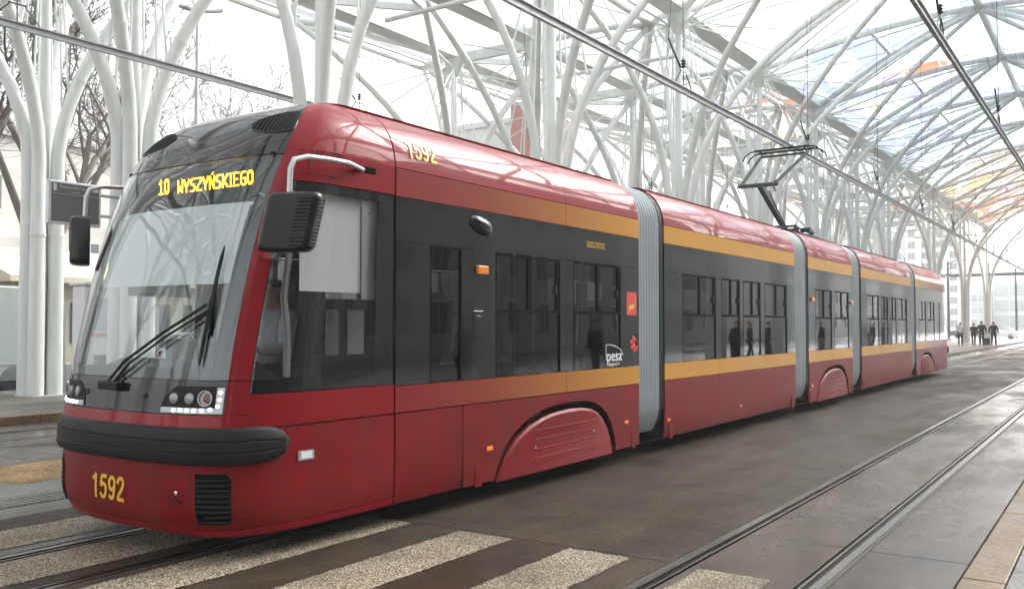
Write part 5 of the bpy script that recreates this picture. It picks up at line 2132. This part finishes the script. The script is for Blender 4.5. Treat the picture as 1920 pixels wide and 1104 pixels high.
mb.tube([(-0.05, 0.50, 0.22), (-0.05, 0.95, 0.22)], 0.03, 8)
mb.build('bracket', M['steel_grey'], disp)

brd = empty('timetable_board', (-11.0, 12.15, 4.72))
tag(brd, 'pale timetable board with dark lines above the tram roof', 'sign')
mb = MB()
mb.box(-0.03, 0.03, -0.42, 0.42, 0.0, 0.26, 0.01)
mb.build('plate', M['white_plastic'], brd)
mb = MB()
mb.box(0.031, 0.034, -0.38, -0.05, 0.15, 0.21)
mb.box(0.031, 0.034, 0.02, 0.36, 0.06, 0.11)
mb.build('printed_line', M['steel_grey'], brd)
mb = MB()
mb.tube([(0, -0.3, 0.1), (-0.15, -1.2, 0.1)], 0.02, 6)
mb.build('bracket', M['steel'], brd)

# ticket machine
tmk = empty('ticket_machine', (-17.55, 10.62, 0.13))
tag(tmk, 'white ticket machine with a grey screen and red band on the far platform', 'ticket machine')
mb = MB()
mb.box(-0.12, 0.35, -0.40, 0.40, 0.0, 2.35, 0.03)
mb.build('cabinet', M['white_plastic'], tmk)
mb = MB()
mb.box(-0.18, 0.42, -0.44, 0.44, 2.352, 2.42, 0.02)
mb.build('roof', M['white_plastic'], tmk)
mb = MB()
mb.box(0.351, 0.362, -0.28, 0.30, 1.45, 2.10, 0.004)
mb.build('screen', M['steel_grey'], tmk)
mb = MB()
mb.box(0.351, 0.358, -0.30, 0.32, 1.32, 1.39)
mb.build('band', M['red_print'], tmk)
mb = MB()
mb.box(0.351, 0.375, -0.2, 0.1, 0.75, 0.95, 0.006)
mb.build('ticket_tray', M['dark_metal'], tmk)

bn = empty('litter_bin', (-20.9, 9.35, 0.13))
tag(bn, 'blue litter bin by the white columns at the picture edge', 'bin')
mb = MB()
mb.box(-0.25, 0.25, -0.25, 0.25, 0.05, 0.92, 0.03)
mb.build('body', M['steel_grey'], bn)
mb = MB()
mb.box(-0.29, 0.29, -0.29, 0.29, 0.921, 0.98, 0.02)
mb.build('lid', M['blue_bin'], bn)
mb = MB()
mb.box(0.251, 0.268, -0.20, 0.20, 0.12, 0.86, 0.006)
mb.build('door', M['blue_bin'], bn)

# glass wind screen of the far platform
for k in range(7):
    y0 = 12.3 + k * 2.6
    s = empty('glass_screen', (-21.6, y0 + 1.2, 0.13))
    tag(s, 'clear glass wind screen panel behind the far columns, %s from the picture edge' % ORD[k], 'glass screen', 'glass screens along the far platform')
    mb = MB()
    mb.box(-0.008, 0.008, -1.16, 1.16, 0.62, 2.0)
    mb.build('pane', M['shelter_glass'], s)
    mb = MB()
    mb.box(-0.02, 0.02, -1.16, 1.16, 0.05, 0.60)
    mb.build('kick_panel', M['galv'], s)
    for yy in (-1.2, 1.2):
        mb = MB()
        mb.box(-0.025, 0.025, yy - 0.025, yy + 0.025, 0, 2.05)
        mb.build('post', M['galv'], s)

# ---- vehicles
def wheel_mesh(r=0.33, w=0.2):
    t = MB()
    t.lathe([(r * 0.62, -w / 2), (r * 0.93, -w / 2), (r, -w / 3), (r, w / 3), (r * 0.93, w / 2), (r * 0.62, w / 2)], 20, 'x')
    rim = MB()
    rim.lathe([(r * 0.62, -w * 0.35), (r * 0.60, w * 0.40), (r * 0.2, w * 0.34), (r * 0.15, w * 0.42)], 16, 'x')
    return t.mesh('wheel', M['tyre'], True), rim.mesh('rim', M['silver'], True)


WH = wheel_mesh()


def add_wheels(root, xs, ys, r=0.33):
    for x in xs:
        for y in ys:
            w = link_mesh('wheel', WH[0], root, loc=(x, y, r), scale=(1, r / 0.33, r / 0.33))
            rr = link_mesh('rim', WH[1], w)
            if x < 0: rr.rotation_euler = (0, 0, math.pi)


van = empty('van', (-24.3, 10.2, -0.06))
tag(van, 'pale green-white high-roof van parked behind the white columns', 'van')
prof = [(-2.75, 0.35), (2.78, 0.35), (2.86, 0.9), (2.84, 1.6), (2.72, 2.35), (2.62, 2.62), (2.45, 2.72), (-1.2, 2.74), (-1.55, 2.62), (-2.15, 1.75), (-2.85, 1.35), (-2.98, 0.9), (-2.95, 0.45)]
mb = MB()
n = len(prof)
def vx(x, sc, dz): return [(x, p[0] * sc, 0.35 + (p[1] - 0.35) * dz) for p in prof]
rows = [vx(-1.02, 0.985, 0.985), vx(-0.98, 1, 1), vx(0.98, 1, 1), vx(1.02, 0.985, 0.985)]
mb.grid([r + [r[0]] for r in rows])
mb.add(rows[0], [tuple(range(n))])
mb.add(rows[3], [tuple(range(n))])
mb.build('body', M['van_paint'], van, smooth=True, angle=30)
for sg in (1, -1):
    mb = MB()
    mb.box(sg * 1.018, sg * 1.026, -1.95, -1.0, 1.5, 2.1)
    mb.build('side_window', M['window_dark'], van)
    mb = MB()
    mb.box(sg * 1.015, sg * 1.035, -2.5, 2.6, 0.72, 0.80, 0.008)
    mb.box(sg * 1.016, sg * 1.024, 0.2, 0.215, 0.85, 2.3)
    mb.box(sg * 1.016, sg * 1.024, 2.15, 2.165, 0.85, 2.3)
    mb.build('side_moulding', M['steel_grey'], van)
    mb = MB()
    mb.box(sg * 0.90, sg * 1.03, 2.72, 2.875, 0.85, 1.75, 0.02)
    mb.build('tail_lamp', M['tail_red'], van)
    mb = MB()
    mb.box(sg * 0.93, sg * 1.034, 2.80, 2.885, 1.20, 1.40, 0.01)
    mb.build('reversing_lamp', M['white_plastic'], van)
mb = MB()
mb.box(-1.0, 1.0, 2.80, 2.97, 0.38, 0.62, 0.03)
mb.box(-1.0, 1.0, -3.05, -2.85, 0.38, 0.70, 0.03)
mb.build('bumper', M['dark_metal'], van)
mb = MB()
mb.add([(-0.9, -1.62, 2.56), (0.9, -1.62, 2.56), (0.9, -2.20, 1.80), (-0.9, -2.20, 1.80)], [(0, 1, 2, 3)])
mb.build('windscreen', M['window_dark'], van)
add_wheels(van, (-0.92, 0.92), (-1.9, 1.75), 0.36)


def make_car(label, col, loc, rz, group):
    root = empty('parked_car', loc, rz)
    tag(root, label, 'car', group)
    pr = [(-2.05, 0.28), (2.05, 0.28), (2.12, 0.55), (2.05, 0.86), (1.75, 0.93), (1.1, 0.97), (0.9, 0.96), (-0.9, 0.96), (-1.55, 0.98), (-2.0, 0.92), (-2.1, 0.6)]
    mb = MB()
    n = len(pr)
    rows = []
    for x, k in ((-0.88, 0.96), (-0.84, 1.0), (0.84, 1.0), (0.88, 0.96)):
        rows.append([(x, p[0] * k, 0.28 + (p[1] - 0.28) * (0.97 if k < 1 else 1)) for p in pr])
    mb.grid([r + [r[0]] for r in rows])
    mb.add(rows[0], [tuple(range(n))])
    mb.add(rows[3], [tuple(range(n))])
    mb.build('body', col, root, smooth=True, angle=30)
    gh = MB()
    a = [(-1.72, 0.95), (-1.15, 1.40), (-0.3, 1.47), (0.45, 1.42), (1.25, 0.95)]
    rows = []
    for x, k in ((-0.80, 0), (-0.64, 1), (0.64, 1), (0.80, 0)):
        rows.append([(x if p[1] < 1 else math.copysign(0.62 if k else 0.66, x), p[0], p[1] - (0.0 if k else (0.03 if p[1] > 1 else 0))) for p in a])
    gh.grid(rows)
    gh.build('glasshouse', M['window_dark'], root, smooth=True, angle=20)
    rf = MB()
    rf.grid([[(x, y, z + 0.012) for (y, z) in ((-1.12, 1.395), (-0.3, 1.47), (0.42, 1.42))] for x in (-0.63, 0, 0.63)])
    rf.build('roof', col, root, smooth=True)
    for sg in (1, -1):
        hl_ = MB()
        hl_.box(sg * 0.50, sg * 0.82, 1.98, 2.09, 0.62, 0.76, 0.01)
        hl_.build('headlight', M['lamp_glass'], root)
        tl_ = MB()
        tl_.box(sg * 0.55, sg * 0.84, -2.09, -1.97, 0.70, 0.86, 0.01)
        tl_.build('tail_lamp', M['tail_red'], root)
    add_wheels(root, (-0.78, 0.78), (-1.28, 1.30), 0.31)
    return root


carw = pmat('white_car_paint', (0.72, 0.73, 0.73), 0.3, var=0.03, coat=0.6)
cars = pmat('silver_car_paint', (0.40, 0.41, 0.42), 0.3, metal=0.4, var=0.03, coat=0.6)
card = pmat('dark_car_paint', (0.05, 0.055, 0.06), 0.3, var=0.05, coat=0.6)
make_car('white car parked beyond the far platform, seen past the tram windscreen', carw, (-27.6, 20.5, -0.06), R(4), 'parked cars')
FARC = [(-30.5, 118, 88, carw, 'white car parked right behind the tram tail'), (-25.0, 124, 92, cars, 'silver car parked behind the person in white'), (-20.4, 120, 85, carw, 'white car parked behind the second and third walkers'),
        (-16.2, 126, 94, card, 'dark car parked between the walkers and the glass building'), (-12.5, 122, 90, carw, 'white car parked right of the walking group'), (-8.2, 128, 90, cars, 'silver car parked at the picture edge')]
for (x, y, a, cm_, lab) in FARC:
    make_car(lab, cm_, (x, y, -0.045), R(a), 'parked cars')

# ---- bare winter trees
def bare_tree(seed, h=14.0, spread=0.62, levels=6, r0=0.26):
    rng = random.Random(seed)
    trunk, twig = MB(), MB()
    def grow(p, d, L, r, lev):
        n = 3 if lev < 3 else 2
        pts, rad = [p], [r]
        q, dd = p.copy(), d.copy()
        for i in range(n):
            dd = (dd + Vector((rng.uniform(-.16, .16), rng.uniform(-.16, .16), rng.uniform(-.04, .12)))).normalized()
            q = q + dd * (L / n)
            pts.append(q.copy())
            rad.append(r * (1 - 0.35 * (i + 1) / n))
        (trunk if lev < 3 else twig).tube(pts, rad, 7 if lev < 2 else (5 if lev < 3 else 3), caps=False)
        if lev >= levels: return
        k = rng.choice((2, 3, 3)) if lev > 0 else 4
        for i in range(k):
            ax = Vector((rng.uniform(-1, 1), rng.uniform(-1, 1), rng.uniform(-0.5, 0.5))).normalized()
            nd = (dd + ax * spread * rng.uniform(0.6, 1.2)).normalized()
            nd.z += 0.10
            t = pts[-1] if i < 2 else pts[-2]
            grow(t, nd.normalized(), L * rng.uniform(0.62, 0.80), max(0.012, rad[-1] * rng.uniform(0.55, 0.75)), lev + 1)
        if lev >= 2:
            for i in range(3):
                ax = Vector((rng.uniform(-1, 1), rng.uniform(-1, 1), rng.uniform(-0.6, 0.6))).normalized()
                a = pts[rng.randrange(len(pts))]
                e = a + (dd * 0.5 + ax) * L * rng.uniform(0.25, 0.5)
                twig.tube([a, (a + e) / 2 + ax * 0.05, e], [0.014, 0.011, 0.006], 3, caps=False)
    grow(Vector((0, 0, -0.1)), Vector((0, 0, 1)), h * 0.27, r0, 0)
    return trunk.mesh('trunk', M['bark'], True), twig.mesh('crown', M['bark'], False, recalc=False)


TREES = [bare_tree(11, 23.0, 0.60, 6, 0.34), bare_tree(23, 25.0, 0.66, 6, 0.40), bare_tree(37, 21.0, 0.64, 6, 0.34)]
spots = [(-31.6, 17.3, 0, 1.0, 'dark bare tree behind the leftmost white column'), (-38.4, 22.6, 1, 0.95, 'bare tree with a thick grey trunk between the two near white columns'),
         (-40.0, 27.6, 2, 1.05, 'bare tree behind the tram windscreen'), (-43.0, 34.0, 1, 0.9, 'bare tree behind the lamp post'), (-29.0, 12.5, 2, 0.9, 'bare tree at the left picture edge'),
         (-52.0, 47.0, 0, 0.85, 'hazy bare tree farthest back above the tram nose'), (-24.5, 108.0, 2, 0.36, 'small dark bare tree just behind the tram tail'), (-36.0, 30.5, 0, 0.8, 'slender bare tree left of the lamp post')]
for i, (x, y, k, s, lab) in enumerate(spots):
    t = empty('bare_tree', (x, y, -0.06), i * 1.7)
    t.scale = (s, s, s)
    tag(t, lab, 'tree', 'bare winter trees')
    link_mesh('trunk', TREES[k][0], t)
    link_mesh('crown', TREES[k][1], t)

# ---- street lamp
lm = empty('street_lamp', (-30.0, 22.3, -0.06))
tag(lm, 'tall grey street lamp with two flat wing heads', 'street lamp')
mb = MB()
mb.tube([(0, 0, 0), (0, 0, 1.2), (0, 0, 14.2)], [0.16, 0.13, 0.06], 10)
mb.build('post', M['steel_grey'], lm, smooth=True)
for sg in (1, -1):
    mb = MB()
    d = Vector((0.45, 0.89, 0)) * sg
    mb.bar(d * 0.1 + Vector((0, 0, 14.05)), d * 0.95 + Vector((0, 0, 14.22)), 0.30, 0.08)
    mb.build('lamp_head', M['steel_grey'], lm)

# ---- buildings
def block(name, label, x0, x1, y0, y1, z1, wall, face, floors, cols, wmat, z_base=1.2, fh=3.0, ww=1.4, wh=1.6, proud=0.15, parapet=True):
    cx, cy = (x0 + x1) / 2, (y0 + y1) / 2
    b = empty(name, (cx, cy, -0.06))
    tag(b, label, 'building')
    mb = MB()
    mb.box(x0 - cx, x1 - cx, y0 - cy, y1 - cy, 0, z1)
    mb.build('wall', wall, b)
    if parapet:
        mb = MB()
        mb.box(x0 - cx - 0.3, x1 - cx + 0.3, y0 - cy - 0.3, y1 - cy + 0.3, z1 + 0.005, z1 + 0.6)
        mb.build('roof', wall, b)
    if face == 'x':
        span, a0 = y1 - y0, y0 - cy
    else:
        span, a0 = x1 - x0, x0 - cx
    step = span / cols
    wm, fm = MB(), MB()
    if face == 'x':
        wm.box(-0.02, 0.03, -ww / 2, ww / 2, 0, wh)
        fm.box(-0.02, 0.06, -ww / 2 - 0.1, ww / 2 + 0.1, -0.12, -0.001)
        fm.box(0.031, 0.06, -0.03, 0.03, 0, wh)
        fm.box(-0.02, 0.06, -ww / 2 - 0.1, ww / 2 + 0.1, wh + 0.001, wh + 0.12)
    else:
        wm.box(-ww / 2, ww / 2, -0.03, 0.02, 0, wh)
        fm.box(-ww / 2 - 0.1, ww / 2 + 0.1, -0.06, 0.02, -0.12, -0.001)
        fm.box(-0.03, 0.03, -0.06, -0.031, 0, wh)
        fm.box(-ww / 2 - 0.1, ww / 2 + 0.1, -0.06, 0.02, wh + 0.001, wh + 0.12)
    wme, fme = wm.mesh('window', wmat), fm.mesh('frame', M['plaster_pale'])
    for f in range(floors):
        for c in range(cols):
            u = a0 + (c + 0.5) * step
            z = z_base + f * fh
            if z + wh > z1 - 0.2: continue
            loc = (x1 - cx, u, z) if face == 'x' else (u, y0 - cy, z)
            w = link_mesh('window', wme, b, loc=loc)
            link_mesh('frame', fme, w)
    return b


block('city_building', 'pale grey classical building at the left edge behind bare trees', -72, -60, 14, 41, 14.0, M['stone_grey'], 'x', 3, 8, M['window_dark'], fh=4.0, ww=1.3, wh=2.2)
por = empty('portico', (-58.6, 26.5, -0.06))
tag(por, 'grey stone portico with round columns at the left edge', 'portico')
mb = MB()
mb.box(-1.6, 1.4, -6, 6, 6.2, 7.2)
mb.build('entablature', M['stone_grey'], por)
for k in range(6):
    mb = MB()
    mb.lathe([(0.42, 0), (0.42, 0.25), (0.34, 0.35), (0.29, 5.6), (0.40, 5.85), (0.44, 6.195)], 14, loc=(0.8, -5.2 + k * 2.08, 0))
    mb.build('column', M['stone_grey'], por, smooth=True)

ks = empty('kiosk', (-33.0, 20.8, -0.06))
tag(ks, 'low cream pavilion with a shallow pitched roof behind the tram nose', 'pavilion')
mb = MB()
mb.box(-3, 3, -5.4, 5.4, 0, 3.15)
mb.build('wall', M['plaster_cream'], ks)
mb = MB()
mb.prism([(-3.5, 3.152), (3.5, 3.152), (3.5, 3.35), (0, 4.5), (-3.5, 3.35)], 'y', -5.8, 5.8)
mb.build('roof', M['plaster_cream'], ks)
for k in range(7):
    mb = MB()
    mb.box(2.99, 3.03, -5.0 + k * 1.5, -4.1 + k * 1.5, 1.1, 2.5)
    mb.build('window', M['window_dark'], ks)
for k in range(5):
    mb = MB()
    mb.box(2.99, 3.05, -5.39, 5.39, 0.35 + k * 0.62, 0.40 + k * 0.62)
    if k in (0, 4): mb.build('string_course', M['plaster_pale'], ks)

block('city_building', 'orange-red brick tower with dark window columns seen between branches', -48.5, -46, 71.5, 77.5, 23.0, M['brick'], 'x', 7, 2, M['window_dark'], fh=3.6, ww=1.5, wh=2.6)
block('city_building', 'broad pale grey building behind the middle of the canopy', -62, -46.5, 79, 112, 23.0, M['plaster_pale'], 'x', 6, 3, M['window_dark'], z_base=1.5, fh=20, ww=2.0, wh=1.8)
block('city_building', 'white apartment block with a grid of windows behind the tram tail', -66, -35.5, 262, 280, 34.0, M['plaster_pale'], 'y', 11, 9, M['window_dark'], fh=3.0, ww=1.7, wh=1.7)
for k in range(9):
    pass
gb = empty('office_building', (-22, 318, -0.06))
tag(gb, 'low teal glass office building at the right edge', 'building')
mb = MB()
mb.box(-11, 26, -10, 10, 0, 14.6)
mb.build('wall', M['plaster_pale'], gb)
for f in range(3):
    for c in range(9):
        mb = MB()
        mb.box(-10.6 + c * 4.05, -6.75 + c * 4.05, -10.12, -10.02, 1.0 + f * 4.6, 4.4 + f * 4.6)
        mb.build('window', M['window_teal'], gb)
mb = MB()
mb.box(-4, 8, -8, 4, 14.62, 17.5)
mb.build('roof_plant', M['plaster_pale'], gb)
gb2 = block('city_building', 'teal glazed low building behind the far columns', -44, -33.5, 300, 320, 11.5, M['window_teal'], 'y', 3, 4, M['window_dark'], fh=3.6, ww=2.0, wh=2.0)

# ---- far end: signal gantry, masts
gt = empty('overhead_gantry', (-15, 131, -0.05))
tag(gt, 'dark horizontal gantry beam across the street at the far end', 'gantry')
mb = MB()
mb.box(-6, 17, -0.15, 0.15, 7.95, 8.35)
mb.build('beam', M['dark_metal'], gt)
for x in (-5.9, 16.9):
    mb = MB()
    mb.tube([(x, 0, 0), (x, 0, 8.2)], 0.2, 10)
    mb.build('post', M['dark_metal'], gt, smooth=True)
for i, (x, y, h) in enumerate(((-18.0, 112, 11.0), (-16.9, 115, 9.0), (-15.2, 138, 10.0), (-11.6, 133, 9.0))):
    m_ = empty('mast', (x, y, -0.05))
    tag(m_, 'dark slim mast at the far street, %s from the tram' % ORD[i], 'mast', 'masts at the far street')
    mb = MB()
    mb.tube([(0, 0, 0), (0, 0, h)], [0.17, 0.09], 8)
    mb.build('post', M['dark_metal'], m_, smooth=True)
    mb = MB()
    mb.tube([(0, 0, h - 0.3), (0.8, 0, h + 0.1), (1.8, 0, h + 0.15)], 0.05, 6)
    mb.build('arm', M['dark_metal'], m_, smooth=True)

# ---- unseen tenements added to block sky and be mirrored in the tram
RB = [(24.0, -48, -14, 19, M['stone_dark'], 'unseen grey stone tenement added behind the photographer', 5, 9), (24.0, -13, 20, 23, M['stone_dark'], 'unseen dark tenement added to darken reflections, facing the tram nose', 6, 9),
      (24.0, 21, 48, 20, M['stone_grey'], 'unseen added weathered tenement with six storeys facing the second tram section', 5, 8), (24.0, 49, 90, 24, M['stone_grey'], 'unseen added long grey tenement facing the rear of the tram', 6, 11),
      (24.0, 112, 175, 22, M['plaster_pale'], 'unseen added pale tenement across the street beyond the far end', 6, 16), (26.0, 178, 300, 20, M['stone_grey'], 'farthest unseen added long grey tenement along the street', 5, 24)]
for (x, a, b_, h, wl, lab, fl_, nc) in RB:
    bb = block('tenement', lab, x, x + 13, a, b_, h, wl, 'x', fl_, nc, M['window_dark'], fh=3.6, ww=1.3, wh=2.0)
    for w in list(bb.children):
        if w.name.startswith('window'):
            w.location.x = -6.5
            w.rotation_euler = (0, 0, math.pi)

# ---- thin winter haze, also standing in for the veil of sky glare
hz = MB()
hz.box(-95, 75, -75, 420, -1.1, 42)
m_, nt_, b_, out_ = nodes_of('haze_glare_veil')
nt_.nodes.remove(b_)
pv_ = N(nt_, 'ShaderNodeVolumePrincipled')
pv_.inputs['Color'].default_value = (0.95, 0.96, 0.97, 1)
pv_.inputs['Density'].default_value = 0.0016
pv_.inputs['Anisotropy'].default_value = 0.2
nt_.links.new(pv_.outputs[0], out_.inputs['Volume'])
haze = hz.build('haze', m_)
tag(haze, 'thin pale winter haze, added to veil the view like sky glare', kind='stuff')
